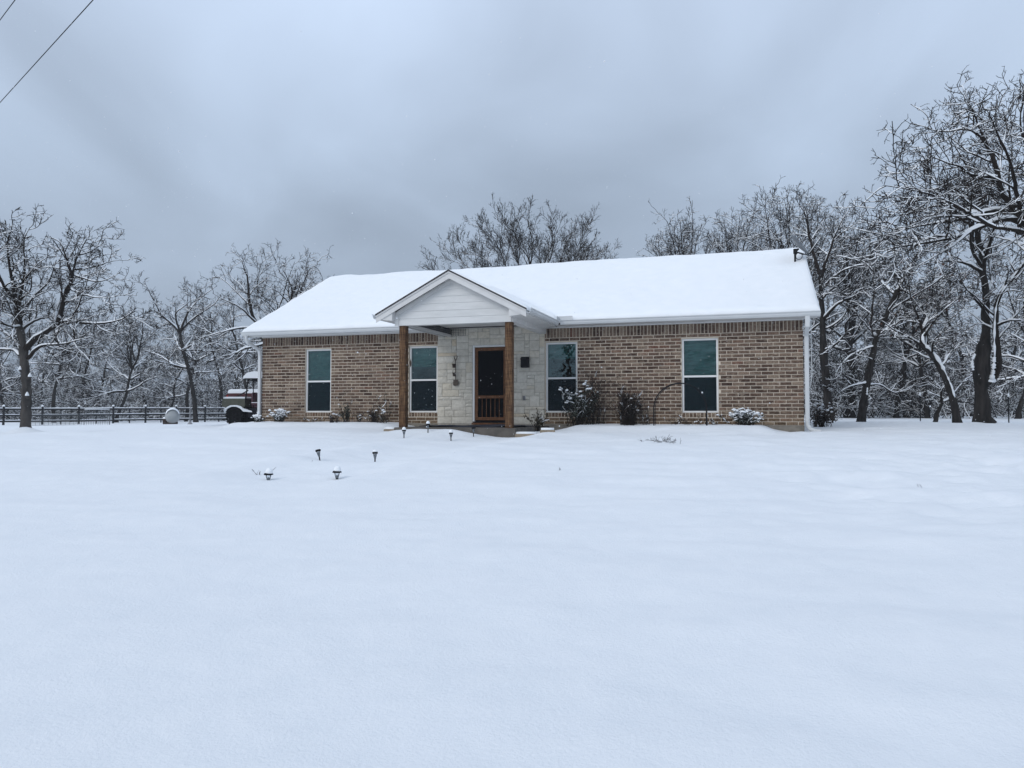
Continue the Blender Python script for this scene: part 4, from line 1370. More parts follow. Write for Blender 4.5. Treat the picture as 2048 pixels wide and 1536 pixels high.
def smooth_path(ctrl, P, rnd=None, wob=0.0):
    """control polyline (k,3) -> P points, Catmull-Rom like"""
    c = np.asarray(ctrl, float)
    seg = np.concatenate([[0], np.cumsum(np.linalg.norm(np.diff(c, axis=0), axis=1))]); seg /= seg[-1]
    t = np.linspace(0, 1, P)
    c2 = np.vstack([2 * c[0] - c[1], c, 2 * c[-1] - c[-2]])
    out = np.zeros((P, 3))
    for j, tt in enumerate(t):
        i = min(np.searchsorted(seg, tt, 'right') - 1, len(c) - 2)
        w = (tt - seg[i]) / (seg[i + 1] - seg[i] + 1e-9)
        p0, p1, p2, p3 = c2[i], c2[i + 1], c2[i + 2], c2[i + 3]
        out[j] = 0.5 * ((2 * p1) + (-p0 + p2) * w + (2 * p0 - 5 * p1 + 4 * p2 - p3) * w * w + (-p0 + 3 * p1 - 3 * p2 + p3) * w ** 3)
    if rnd is not None and wob > 0:
        nz = rnd.normal(size=(P, 3)) * wob; nz[0] = 0
        out = out + nz
    return out


def leaf_np(pos, size, rnd, droop=0.3):
    """small quads"""
    B = len(pos)
    a = rnd.normal(size=(B, 3)); a[:, 2] -= droop; a /= np.linalg.norm(a, axis=1, keepdims=True) + 1e-9
    b = rnd.normal(size=(B, 3)); b -= a * (a * b).sum(1, keepdims=True); b /= np.linalg.norm(b, axis=1, keepdims=True) + 1e-9
    s = (size * (0.6 + 0.8 * rnd.random(B)))[:, None]
    c = np.cross(a, b)
    V = np.stack([pos, pos + a * s * .5 + b * s * .30 + c * s * .08, pos + a * s, pos + a * s * .5 - b * s * .30 + c * s * .08], 1)
    return V.reshape(-1, 3), np.arange(B * 4).reshape(B, 4)


def join_np(parts):
    V, F, k = [], [], 0
    for v, f in parts:
        if len(v) == 0: continue
        V.append(v); F.append(f + k); k += len(v)
    return np.concatenate(V), np.concatenate(F)


LEVELS = dict(
    l2=dict(per_m=3.3, tmin=.12, P=8, ang=(30, 68), ratio=.46, lmin=.75, lmax=2.2, wig=.19, upb=.10, rmax=.030, rtip=.0085, tpow=.85),
    l3=dict(per_m=5.0, tmin=.10, P=6, ang=(32, 68), ratio=.50, lmin=.38, lmax=1.0, wig=.20, upb=.05, rmax=.0155, rtip=.0068, tpow=.85),
    l4=dict(per_m=8.2, tmin=.08, P=4, ang=(35, 70), ratio=.50, lmin=.18, lmax=.48, wig=.20, upb=.04, rmax=.0100, rtip=.0055, tpow=.85),
    l5=dict(per_m=4.2, tmin=.15, P=3, ang=(35, 65), ratio=.45, lmin=.09, lmax=.20, wig=.15, upb=.03, rmax=.0068, rtip=.0046, tpow=.85))


def grow(seed, trunk, limbs, over=None, snow=1.0, scale=1.0, levels=('l2', 'l3', 'l4', 'l5'), leaves=0, twig_mul=1.0, profile=None):
    """trunk: (ctrl, r0, r1); limbs: list of (ctrl, r0, r1). Returns (trunk mesh, crown mesh, snow mesh, leaf mesh)"""
    rnd = np.random.default_rng(seed)
    tp = smooth_path(trunk[0], 22, rnd, trunk[1] * .05)[None]
    tt = np.linspace(0, 1, 22)
    tr = (trunk[1] + (trunk[2] - trunk[1]) * tt) if profile is None else np.interp(tt, *zip(*profile))
    tr = tr * (1 + 0.22 * np.exp(-tt / 0.03)) * (1 + 0.07 * rnd.normal(size=22))
    tr = tr[None]
    LP = 16
    lp = np.array([smooth_path(c, LP, rnd, r0 * .12) for c, r0, r1 in limbs])
    lr = np.array([(r0 + (r1 - r0) * np.linspace(0, 1, LP) ** .85) for c, r0, r1 in limbs])
    lv = {k: dict(LEVELS[k]) for k in LEVELS}
    if over:
        for k in over: lv[k].update(over[k])
    for k in lv:
        for q_ in ('lmin', 'lmax', 'rmax', 'rtip'): lv[k][q_] = lv[k][q_] * scale
        lv[k]['per_m'] = lv[k]['per_m'] / scale
        if k in ('l4', 'l5'): lv[k]['per_m'] *= twig_mul
    crown, snowp = [], []
    crown.append(tubes_np(lp, lr, 8))
    snowp.append(snow_np(lp, lr, np.clip(lr * .75, .012, .050) * snow, .002, rnd))
    if snow: snowp.append(snow_np(tp[:, 3:], tr[:, 3:], np.clip(tr[:, 3:] * .4, .015, .06) * snow * (.2 + 1.2 * rnd.random((1, 19))), -.30 * tr[:, 3:], rnd))
    pts, rad = lp, lr
    sides = {'l2': 5, 'l3': 4, 'l4': 3, 'l5': 3}
    tips = None
    for k in levels:
        a = lv[k]
        src_p, src_r = pts, rad
        pts, rad = spawn(rnd, src_p, src_r, **a)
        crown.append(tubes_np(pts, rad, sides[k]))
        if k in ('l2',):
            sel = rnd.random(len(pts)) < .95
            snowp.append(snow_np(pts[sel], rad[sel], np.clip(rad[sel] * 1.1, .009, .026) * snow, .0, rnd))
        elif k == 'l3':
            sel = rnd.random(len(pts)) < .75
            snowp.append(snow_thin(pts[sel], rad[sel], .014 * snow, .0015, rnd))
        elif k == 'l4':
            sel = rnd.random(len(pts)) < .22
            snowp.append(snow_thin(pts[sel], rad[sel], .010 * snow, .001, rnd))
        else:
            sel = rnd.random(len(pts)) < .0
        if leaves and k == 'l4': tips = pts[:, -1]
    tv, tf = tubes_np(tp, tr, 14)
    tm = np_mesh('trunk', tv, tf)
    cv, cf = join_np(crown); cm = np_mesh('crown', cv, cf)
    sv, sf = join_np(snowp); sm = np_mesh('snow_cover', sv, sf)
    lm = None
    if leaves and tips is not None and len(tips):
        sel = rnd.random(len(tips)) < leaves
        v, f = leaf_np(tips[sel], .07 * scale, rnd, .8)
        lm = np_mesh('dead_leaves', v, f, False)
    return tm, cm, sm, lm


def put_tree(name, label, base, meshes, bark='bark', rz=0.0, sc_=1.0, group=None, cat='tree'):
    root = thing(name, label, cat, tuple(base), rz, group)
    root.scale = (sc_, sc_, sc_)
    for nm, me, mt in zip(('trunk', 'crown', 'snow_cover', 'dead_leaves'), meshes, (bark, 'twig', 'branch_snow', 'brown_leaf')):
        if me is not None: link(nm, me, mt, root)
    return root


def px_tree(name, label, u, v, d, trunk_px, tr0, tr1, limbs_px, seed, extra=0, bark='bark', zs=(1, 1, 1), knots=(), drifts=(), **kw):
    """skeleton read from the photograph: (u, v, depth offset) control points, base at (u, v)"""
    base = at(u, v, d)
    base[2] = gz(base[0], base[1]) - .05
    cv = lambda L: [at(a, b_, d + c) - base for a, b_, c in L]
    tp = cv(trunk_px); tp[0] = np.array([tp[0][0], tp[0][1], 0.0])
    limbs = [(cv(L), r0, r1) for L, r0, r1 in limbs_px]
    rnd = np.random.default_rng(seed + 991)
    top = np.array(tp[-1])
    for k in range(extra):          # limbs towards and away from the viewer
        az = rnd.choice([PI / 2, -PI / 2]) + rnd.normal() * .7
        ln = np.linalg.norm(top - tp[0]) * rnd.uniform(.6, 1.1) * kw.get('spread', 1.0)
        f = rnd.uniform(.55, 1.0)
        p0 = np.array(tp[0]) * (1 - f) + top * f if len(tp) < 3 else np.array(tp[max(1, int(f * (len(tp) - 1)))])
        dr = np.array([math.cos(az), math.sin(az), rnd.uniform(.35, 1.1)])
        dr /= np.linalg.norm(dr)
        c = [p0]
        for j in range(4):
            dr = dr + rnd.normal(size=3) * .22; dr /= np.linalg.norm(dr)
            c.append(c[-1] + dr * ln / 4)
        limbs.append((c, tr1 * .6, .012))
    kw.pop('spread', None)
    ms = grow(seed, (tp, tr0, tr1), limbs, **kw)
    root = put_tree(name, label, base, ms, bark)
    root.scale = zs
    rk = random.Random(seed)
    for (a, b_, c), sg in knots:        # broken stubs with caps of snow
        q_ = at(a, b_, d + c) - base
        dr = Vector((sg * .7, -.45, .35))
        o = MB().tube([Vector(q_) - dr * .06, Vector(q_) + dr * .05, Vector(q_) + dr * .11], [.075, .062, .045], 9).build('knot', bark, root, True)
        e_ = Vector(q_) + dr * .085
        MB().lathe([(.058, -.02), (.055, .02), (.038, .06), (.02, .10), (.004, .115)], 10, c=tuple(e_ + Vector((0, 0, .03)))).build('snow_cap', 'snow', o, True)
    for L, r0, r1 in drifts:            # snow blown into forks and along leaning stems
        pp = smooth_path(cv(L), 26)
        rr_ = [max(.004, (r0 + (r1 - r0) * k / 25) * (.15 + 1.05 * rk.random()) * (.35 if k in (0, 25) else 1)) for k in range(26)]
        MB().tube([Vector(p) for p in pp], rr_, 8).build('snow_drift', 'snow', root, True)
    return root


# --- near tree at the left edge
px_tree('oak_tree', 'bare grey barked oak with snowy limbs standing alone before the fence', 47, 868, 23.5,
        [(52, 868, 0), (53, 800, 0), (52, 745, 0), (48, 712, 0), (46, 680, 0), (40, 648, 0), (34, 612, .1)], .165, .10,
        [([(46, 690, 0), (40, 640, 0), (32, 600, 0), (12, 565, .2), (-20, 530, .3), (-50, 470, .5)], .10, .012),
         ([(38, 630, 0), (30, 580, -.1), (22, 530, -.2), (14, 480, -.3), (20, 440, -.3), (24, 425, -.3)], .085, .010),
         ([(36, 615, 0), (50, 600, .2), (75, 570, .4), (100, 545, .5), (115, 500, .6)], .05, .010),
         ([(50, 690, 0), (70, 668, -.1), (100, 648, -.3), (122, 632, -.4), (150, 628, -.5), (190, 634, -.7), (235, 630, -.8), (262, 620, -.9), (280, 600, -.9)], .105, .010),
         ([(118, 634, -.4), (128, 600, -.5), (134, 570, -.4), (145, 545, -.3), (150, 520, -.2), (165, 480, 0), (180, 455, .1)], .085, .010),
         ([(112, 634, -.4), (114, 610, 0), (122, 590, .4), (135, 575, .5), (150, 540, .8), (185, 500, 1.0), (215, 490, 1.1)], .07, .010),
         ([(148, 540, -.3), (140, 510, -.4), (130, 480, -.4), (120, 460, -.4), (92, 450, -.5)], .055, .009),
         ([(56, 708, 0), (72, 690, -.3), (90, 680, -.6), (120, 678, -.9), (150, 672, -1.1), (195, 660, -1.3)], .065, .009),
         ([(44, 705, 0), (25, 690, .3), (10, 690, .4), (-20, 680, .5), (-60, 640, .6)], .06, .010),
         ([(45, 700, 0), (30, 670, .8), (5, 650, 1.2), (-30, 610, 1.6), (-50, 560, 1.8)], .06, .010),
         ([(150, 530, -.2), (175, 540, -.4), (205, 545, -.5), (235, 535, -.6)], .045, .008),
         ([(40, 640, 0), (20, 640, -.8), (-10, 620, -1.2), (-30, 580, -1.5)], .05, .008),
         ([(46, 660, 0), (60, 640, .9), (75, 610, 1.5), (80, 570, 1.9), (90, 520, 2.2)], .05, .008),
         ([(34, 612, .1), (44, 560, -.5), (50, 510, -.8), (48, 460, -1.0), (60, 430, -1.1)], .06, .008),
         ([(30, 590, 0), (0, 540, -.6), (-10, 490, -.9), (-5, 440, -1.0)], .06, .008),
         ([(24, 540, -.2), (40, 500, .5), (46, 460, .8), (40, 430, .9)], .045, .008),
         ([(160, 490, 0), (190, 480, .4), (205, 460, .6), (212, 440, .6)], .035, .007),
         ([(150, 520, -.2), (190, 515, .3), (222, 505, .5), (245, 500, .6)], .04, .007),
         ([(140, 560, -.4), (180, 575, -.9), (220, 580, -1.2), (240, 575, -1.3)], .04, .007)],
        17, twig_mul=1.25, extra=3, bark='grey_bark', spread=.55, zs=(.97, .97, .945), knots=(((58, 750, -.08), 1), ((55, 790, -.15), .25), ((46, 735, -.06), -1)))

# --- big tree at the right, knobbly trunk with a second stem
px_tree('oak_tree', 'large dark oak with a snow filled fork at the right edge', 1968, 848, 22.0,
        [(1968, 848, 0), (1964, 800, 0), (1963, 740, 0), (1968, 695, 0), (1972, 640, 0), (1970, 580, 0), (1966, 520, 0), (1964, 480, .1)], .29, .09,
        [([(1972, 762, 0), (1992, 742, -.1), (1998, 710, -.2), (1993, 670, -.3), (1992, 620, -.3), (1998, 580, -.4), (2015, 555, -.5), (2045, 515, -.6), (2090, 470, -.8)], .115, .03),
         ([(1965, 490, .1), (1955, 450, .2), (1962, 400, .3), (1955, 350, .4), (1930, 300, .5), (1900, 250, .6)], .09, .012),
         ([(1966, 500, .1), (1985, 450, .4), (2000, 390, .8), (1990, 320, 1.0), (1975, 250, 1.2), (1960, 200, 1.3)], .085, .012),
         ([(1968, 530, 0), (1930, 510, -.3), (1890, 505, -.6), (1850, 510, -.8)], .06, .010),
         ([(1970, 610, 0), (1945, 580, -.3), (1925, 555, -.5), (1905, 535, -.6)], .045, .008),
         ([(1993, 640, -.3), (2020, 630, -.8), (2050, 628, -1.2), (2080, 615, -1.4)], .05, .008),
         ([(1970, 600, 0), (2000, 560, 1.0), (2020, 520, 1.6), (2060, 480, 2.2)], .06, .01),
         ([(1965, 490, 0), (1935, 460, .8), (1900, 420, 1.4), (1880, 370, 1.8)], .06, .01)],
        23, twig_mul=1.40, zs=(.98, .98, .95), drifts=(([(1981, 757, -.12), (1986, 742, -.25), (1988, 722, -.3), (1989, 706, -.3)], .13, .04), ([(1990, 706, -.34), (1989, 670, -.40), (1990, 632, -.40), (1993, 600, -.44), (2004, 570, -.52), (2030, 535, -.62)], .045, .025), ([(1946, 735, -.2), (1944, 715, -.2), (1950, 700, -.22)], .05, .03)), extra=4, leaves=.35, spread=.5, profile=[(0, .245), (.06, .235), (.3, .225), (.38, .24), (.44, .19), (.50, .125), (.75, .10), (1, .07)])

# --- tree whose trunk stands outside the frame, limbs reaching in from the right
px_tree('oak_tree', 'spreading oak with heavy snow laden limbs reaching in from the right', 2140, 862, 18.5,
        [(2140, 862, 0), (2138, 780, 0), (2130, 700, 0), (2120, 620, 0), (2100, 540, 0), (2075, 480, 0), (2052, 440, 0)], .27, .12,
        [([(2055, 445, 0), (2035, 415, 0), (2022, 388, 0), (2002, 362, 0), (1994, 320, 0), (1982, 280, .1), (1968, 255, .1), (1950, 235, .2), (1925, 232, .2), (1885, 235, .2), (1850, 228, .3)], .095, .010),
         ([(2040, 425, 0), (2015, 418, -.2), (1985, 425, -.4), (1950, 438, -.6), (1915, 455, -.7), (1880, 463, -.9), (1840, 470, -1.0), (1800, 475, -1.2), (1740, 492, -1.4)], .08, .010),
         ([(2030, 405, 0), (2000, 398, .2), (1970, 405, .3), (1940, 415, .3), (1900, 422, .4), (1860, 428, .5), (1800, 440, .6), (1750, 430, .6)], .07, .010),
         ([(1996, 330, 0), (1970, 330, -.3), (1940, 325, -.5), (1920, 310, -.6), (1890, 300, -.7), (1855, 285, -.8)], .055, .008),
         ([(1998, 345, 0), (2000, 310, .3), (2003, 270, .5), (2012, 230, .7), (2005, 190, .8)], .05, .008),
         ([(2060, 450, 0), (2020, 440, -1.0), (1980, 432, -1.5), (1930, 400, -2.0), (1870, 370, -2.3), (1810, 355, -2.5), (1768, 348, -2.6)], .075, .008),
         ([(1975, 265, .1), (1955, 220, 0), (1945, 190, 0), (1930, 165, 0)], .035, .007),
         ([(2062, 455, 0), (2070, 380, .8), (2060, 300, 1.2), (2040, 230, 1.5), (2045, 170, 1.6)], .09, .010),
         ([(2050, 440, 0), (2030, 360, -1.0), (2020, 300, -1.5), (1990, 230, -1.8), (1975, 190, -1.9)], .07, .009),
         ([(1945, 440, -.6), (1910, 470, -.9), (1880, 490, -1.1), (1830, 520, -1.3)], .04, .008),
         ([(1960, 410, .3), (1920, 395, .8), (1880, 390, 1.1), (1830, 400, 1.4), (1790, 395, 1.5)], .05, .008),
         ([(2100, 540, 0), (2140, 460, .5), (2180, 380, .8), (2230, 320, 1)], .1, .012),
         ([(2110, 580, 0), (2160, 520, -1), (2220, 480, -1.6), (2290, 440, -2)], .09, .012)],
        31, twig_mul=1.40, zs=(1, 1, .955), extra=2, spread=.5)

# --- slender trees between the house and the big oak
px_tree('oak_tree', 'dark straight oak close behind the house corner downspout', 1652, 842, 31.0,
        [(1658, 842, 0), (1655, 790, 0), (1648, 720, 0), (1646, 660, 0), (1643, 600, 0), (1640, 540, 0)], .19, .08,
        [([(1646, 640, 0), (1670, 612, -.4), (1700, 595, -.8), (1730, 580, -1)], .09, .012),
         ([(1645, 615, 0), (1600, 580, .5), (1570, 540, .8), (1540, 490, 1)], .08, .012),
         ([(1641, 560, 0), (1660, 500, 0), (1680, 450, 0), (1700, 415, 0)], .08, .012),
         ([(1640, 550, 0), (1620, 480, .4), (1610, 430, .6), (1590, 395, .8)], .08, .012),
         ([(1648, 700, 0), (1670, 690, -.7), (1700, 660, -1.2), (1735, 650, -1.5)], .06, .010),
         ([(1642, 580, 0), (1680, 545, -1.0), (1720, 530, -1.6), (1770, 525, -2)], .07, .010)],
        41, twig_mul=1.70, extra=4, spread=.5)
px_tree('oak_tree', 'slanting snow flecked oak leaning away from the house corner', 1722, 844, 27.5,
        [(1722, 846, 0), (1728, 800, 0), (1738, 745, 0), (1748, 695, 0), (1754, 672, 0), (1775, 625, 0), (1795, 580, 0)], .145, .07,
        [([(1752, 680, 0), (1742, 650, .1), (1746, 610, .2), (1750, 560, .3)], .06, .010),
         ([(1792, 585, 0), (1812, 550, 0), (1835, 505, -.2), (1850, 460, -.3)], .07, .010),
         ([(1748, 692, 0), (1725, 700, -.4), (1700, 712, -.7), (1678, 735, -.9), (1668, 755, -1)], .05, .012),
         ([(1735, 765, 0), (1712, 770, -.4), (1695, 775, -.6), (1672, 790, -.8)], .05, .010),
         ([(1735, 770, 0), (1760, 770, .3), (1790, 785, .5), (1830, 770, .8)], .045, .010),
         ([(1790, 590, 0), (1760, 560, .6), (1735, 530, .9), (1700, 510, 1.1)], .05, .010),
         ([(1760, 660, 0), (1800, 650, .3), (1840, 630, .5)], .045, .010)],
        43, twig_mul=1.70, drifts=(([(1734, 790, -.16), (1735, 775, -.16)], .05, .03), ([(1752, 672, -.05), (1748, 664, -.05)], .06, .05)), extra=3, spread=.45)
px_tree('oak_tree', 'oak leaning left with thick snow along its trunk, left of the big oak', 1912, 844, 26.0,
        [(1915, 846, 0), (1908, 805, 0), (1896, 770, 0), (1880, 735, 0), (1862, 708, 0), (1840, 688, 0)], .135, .075,
        [([(1842, 690, 0), (1845, 665, 0), (1838, 640, .1), (1826, 610, .2), (1815, 560, .3)], .065, .010),
         ([(1840, 688, 0), (1818, 675, -.2), (1790, 660, -.5), (1760, 640, -.6)], .05, .010),
         ([(1852, 700, 0), (1853, 670, .2), (1850, 640, .3), (1862, 600, .4)], .045, .010),
         ([(1842, 680, 0), (1870, 640, -.3), (1900, 610, -.6), (1925, 590, -.8)], .05, .010),
         ([(1845, 660, 0), (1870, 600, .4), (1895, 560, .6), (1900, 510, .8)], .05, .010)],
        47, twig_mul=1.70, drifts=(([(1910, 795, -.1), (1901, 768, -.1), (1886, 735, -.1), (1868, 706, -.1), (1848, 686, -.1), (1845, 668, -.05)], .062, .06),), extra=3, leaves=.2, spread=.5)
px_tree('young_oak', 'thin forked sapling at the foot of the left leaning oak', 1870, 843, 27.5,
        [(1870, 846, 0), (1876, 822, 0), (1884, 805, 0)], .085, .06,
        [([(1884, 806, 0), (1882, 785, 0), (1892, 765, 0), (1898, 745, 0)], .05, .008), ([(1884, 806, 0), (1900, 795, 0), (1925, 765, 0), (1950, 745, .2)], .05, .008)],
        53, twig_mul=1.70, extra=1, spread=.6)

# --- crowns rising behind the roof
px_tree('oak_tree', 'bare fan shaped tree rising behind the middle of the roof', 1045, 842, 44.0,
        [(1045, 842, 0), (1046, 700, 0), (1050, 600, 0), (1056, 530, 0)], .26, .12,
        [([(1056, 540, 0), (1058, 500, 0), (1040, 470, 0), (1028, 440, 0), (1012, 420, 0), (992, 402, 0)], .058, .007),
         ([(1056, 530, 0), (1064, 490, .2), (1062, 450, .3), (1056, 415, .3), (1056, 398, .3)], .058, .007),
         ([(1054, 560, 0), (1090, 515, -.4), (1105, 480, -.6), (1104, 440, -.6), (1098, 405, -.6)], .058, .007),
         ([(1052, 580, 0), (1130, 525, .3), (1155, 490, .5), (1165, 455, .5), (1176, 430, .5)], .058, .007),
         ([(1050, 600, 0), (990, 530, 0), (980, 505, 0), (955, 490, .2), (930, 475, .3), (915, 457, .3)], .058, .007),
         ([(1050, 590, 0), (1015, 520, -.8), (1000, 480, -1), (985, 450, -1.2), (968, 440, -1.3), (958, 428, -1.3)], .058, .007),
         ([(1050, 610, 0), (965, 535, .6), (930, 510, .9), (908, 495, 1), (893, 478, 1)], .058, .007),
         ([(1050, 620, 0), (920, 545, -1), (885, 530, -1.4), (865, 522, -1.5)], .058, .007),
         ([(1052, 590, 0), (1150, 520, -1), (1180, 500, -1.4), (1205, 480, -1.6)], .058, .007),
         ([(1056, 545, 0), (1105, 520, 1.0), (1128, 480, 1.4), (1140, 450, 1.6), (1150, 430, 1.7)], .058, .007),
         ([(1056, 545, 0), (1035, 500, 1.2), (1030, 450, 1.6), (1035, 415, 1.8)], .058, .007),
         ([(1052, 585, 0), (1180, 530, .8), (1205, 515, 1), (1222, 500, 1)], .058, .007)],
        61, zs=(1, 1, .94), extra=2, snow=.35, spread=.4, over=dict(l2=dict(ang=(20, 45), upb=.25, wig=.13, per_m=4.2), l3=dict(ang=(25, 50), upb=.2, wig=.17), l4=dict(ang=(25, 55), upb=.12), l5=dict(ang=(25, 55))), scale=1.1, twig_mul=1.1)
px_tree('oak_tree', 'broad snowy oak rising behind the left end of the roof', 540, 842, 40.0,
        [(545, 842, 0), (545, 760, 0), (535, 690, 0), (520, 645, 0)], .30, .17,
        [([(522, 650, 0), (505, 620, 0), (498, 585, 0), (495, 550, 0), (485, 515, 0), (475, 505, 0)], .13, .012),
         ([(522, 648, 0), (480, 648, -.5), (450, 655, -.9), (425, 662, -1.1), (395, 670, -1.3)], .09, .012),
         ([(515, 640, 0), (480, 605, -.6), (450, 590, -.9), (425, 575, -1.2)], .07, .010),
         ([(500, 600, 0), (470, 570, .3), (450, 550, .4), (430, 535, .5)], .06, .010),
         ([(530, 670, 0), (570, 610, 0), (585, 575, 0), (570, 535, 0), (550, 505, 0)], .11, .010),
         ([(530, 665, 0), (590, 600, .5), (605, 560, .7), (620, 525, .8), (640, 515, .9)], .10, .010),
         ([(535, 680, 0), (490, 690, -.8), (465, 700, -1.2), (430, 680, -1.5), (400, 690, -1.7)], .08, .012),
         ([(570, 605, 0), (600, 580, -.6), (630, 560, -.8), (655, 545, -1)], .07, .010),
         ([(530, 660, 0), (560, 600, 1.2), (575, 550, 1.6), (590, 510, 1.9)], .08, .010),
         ([(520, 645, 0), (515, 590, 1.4), (515, 545, 1.8), (525, 510, 2)], .08, .010)],
        67, zs=(1, 1, .96), extra=3, scale=1.15, spread=.45)
for k, (u, d, tops, seed, lab) in enumerate(((1365, 41, [(1335, 430), (1315, 455), (1385, 425), (1400, 440), (1360, 425), (1420, 470), (1310, 480)], 71, 'oak crown behind the roof, left of the two right hand crowns'),
                                             (1475, 42, [(1450, 440), (1480, 422), (1500, 430), (1520, 440), (1435, 455), (1535, 460), (1465, 425)], 73, 'oak crown behind the roof between two others, right half'),
                                             (1590, 36, [(1530, 395), (1560, 388), (1600, 400), (1640, 410), (1545, 430), (1665, 430), (1580, 392)], 79, 'tall oak crown directly behind the satellite dish'),
                                             (1700, 39, [(1660, 430), (1690, 415), (1720, 425), (1740, 440), (1675, 450), (1760, 460)], 83, 'oak with fine dark twigs right of the satellite dish'))):
    limbs = []
    rr_ = random.Random(seed)
    for tu, tv in tops:
        dz = rr_.uniform(-1.8, 1.8)
        limbs.append(([(u, 640, 0), (u + (tu - u) * .35 + rr_.uniform(-8, 8), 575 + rr_.uniform(-15, 15), dz * .4), (u + (tu - u) * .75 + rr_.uniform(-8, 8), (575 + tv) / 2, dz * .8), (tu, tv + 12, dz)], .09, .011))
    for sg in (-1, 1):
        limbs.append(([(u, 690, 0), (u + sg * 45, 650, -.8), (u + sg * 80, 630, -1.4), (u + sg * 110, 620, -1.7)], .08, .012))
    px_tree('oak_tree', lab, u, 842, d, [(u, 842, 0), (u + 3, 760, 0), (u - 2, 690, 0), (u, 636, 0)], .26, .15, limbs, seed, extra=2, scale=1.15, spread=.5, snow=.8, twig_mul=.8)

# ------------------------------------------------------------------ background trees: a few kinds, repeated
def proto_limbs(seed, H, spread, nl, fork, lean=0.0):
    r = np.random.default_rng(seed)
    tp = [np.zeros(3)]
    d = np.array([lean, 0, 1.0])
    for k in range(5):
        d = d + r.normal(size=3) * .09; d[2] = abs(d[2]); d /= np.linalg.norm(d)
        tp.append(tp[-1] + d * fork * H / 5 * 1.6)
    limbs = []
    for k in range(nl):
        f = 1.0 if k < 2 else r.uniform(.5, 1.0)
        j = min(5, max(2, int(round(f * 5))))
        az = k * 2.4 + r.uniform(-.4, .4)
        low = j < 5
        el = r.uniform(.15, .6) if low else r.uniform(.7, 1.5)
        dr = np.array([math.cos(az), math.sin(az), el]); dr /= np.linalg.norm(dr)
        ln = (spread * r.uniform(.75, 1.05)) if low else (H - tp[5][2]) * r.uniform(.85, 1.12)
        c = [tp[j]]
        for q_ in range(5):
            dr = dr + r.normal(size=3) * .24
            if low: dr[2] = dr[2] * .8 + .04
            dr /= np.linalg.norm(dr); c.append(c[-1] + dr * ln / 5)
        limbs.append((c, r.uniform(.055, .085) * H / 8.5, .012))
    return tp, limbs


PROTO = []
for seed, H, spread, nl, fork, lean in ((101, 8.2, 3.2, 12, .38, .05), (103, 9.0, 2.6, 11, .42, -.12), (107, 7.2, 3.4, 13, .30, .1), (109, 8.6, 2.9, 11, .45, .2), (113, 7.8, 3.0, 12, .34, -.06)):
    tp, limbs = proto_limbs(seed, H, spread, nl, fork, lean)
    PROTO.append(grow(seed, (tp, .125 * H / 8, .06 * H / 8), limbs, scale=1.2, twig_mul=1.35, levels=('l2', 'l3', 'l4', 'l5'), over=dict(l2=dict(per_m=3.0), l3=dict(per_m=5)), snow=.85))
for p_ in PROTO:
    for me, mt in zip(p_, ('bark', 'twig', 'branch_snow', 'brown_leaf')):
        if me is not None: me.materials.append(MATS[mt])

BG = [  # u, depth, kind, turn, size, label
    (108, 52, 0, .4, 1.05, 'snowy oak behind the fence, nearest trunk right of the lone oak'),
    (160, 57, 1, 2.0, .95, 'slim snowy oak behind the wire gate panel at the fence'),
    (232, 53, 2, 1.1, 1.15, 'crooked snowy oak behind the fence just right of the wire panel'),
    (300, 66, 3, 3.0, 1.05, 'distant snowy oak behind the fence left of the pale tank'),
    (372, 56, 4, .2, 1.10, 'narrow snowy oak behind the grey pole at the fence'),
    (392, 50, 0, 4.1, 1.25, 'thick trunked snowy oak behind the fence, right of the grey pole'),
    (446, 60, 1, 5.2, 1.05, 'snowy oak beyond the fence behind the red pickup'),
    (18, 56, 2, 5.0, 1.10, 'snowy oak beyond the fence at the left picture edge'),
    (70, 66, 3, .8, .95, 'distant snowy oak glimpsed behind the lone oak trunk'),
    (270, 74, 4, 2.6, 1.05, 'far thin snowy oak over the fence, left of the crooked pair'),
    (335, 60, 2, 1.9, 1.00, 'snowy oak beyond the fence directly behind the pale tank'),
    (195, 70, 1, 4.0, 1.05, 'far snowy oak showing above the wire gate panel'),
    (505, 52, 3, 2.2, 1.0, 'snowy oak behind the off road buggy roof'),
    (1692, 42, 1, 1.0, 1.05, 'thin upright oak between the house corner and the slanting oak'),
    (1770, 46, 2, 2.9, 1.10, 'snowy oak in the wood right of the slanting oak'),
    (1792, 39, 0, .3, 1.05, 'dark thick oak in the wood midway to the left leaning oak'),
    (1812, 41, 3, 3.6, 1.00, 'thin oak standing close beside the dark thick one'),
    (1856, 38, 4, 1.7, 1.05, 'straight oak right of the first steel fence post'),
    (1940, 46, 1, 4.4, 1.05, 'far oak seen just left of the big oak trunk'),
    (2035, 36, 2, .9, 1.05, 'oak in the wood right of the big oak by the picture edge'),
    (2000, 50, 3, 5.5, 1.05, 'distant oak seen through the fork of the big oak'),
    (1740, 56, 4, 2.4, 1.05, 'distant oak framed under the slanting oak'),
    (1640, 47, 0, 5.9, 1.05, 'snowy oak deep behind the house corner'),
    (1895, 55, 0, 2.2, 1.0, 'distant oak behind the left leaning oak'),
]
for u, d, k, rz, s_, lab in BG:
    p = at(u, 840, d)
    z = gz(p[0], p[1]) - .06
    put_tree('oak_tree', lab, (p[0], p[1], z), PROTO[k], rz=rz, sc_=s_, group='oaks of the wood edge')

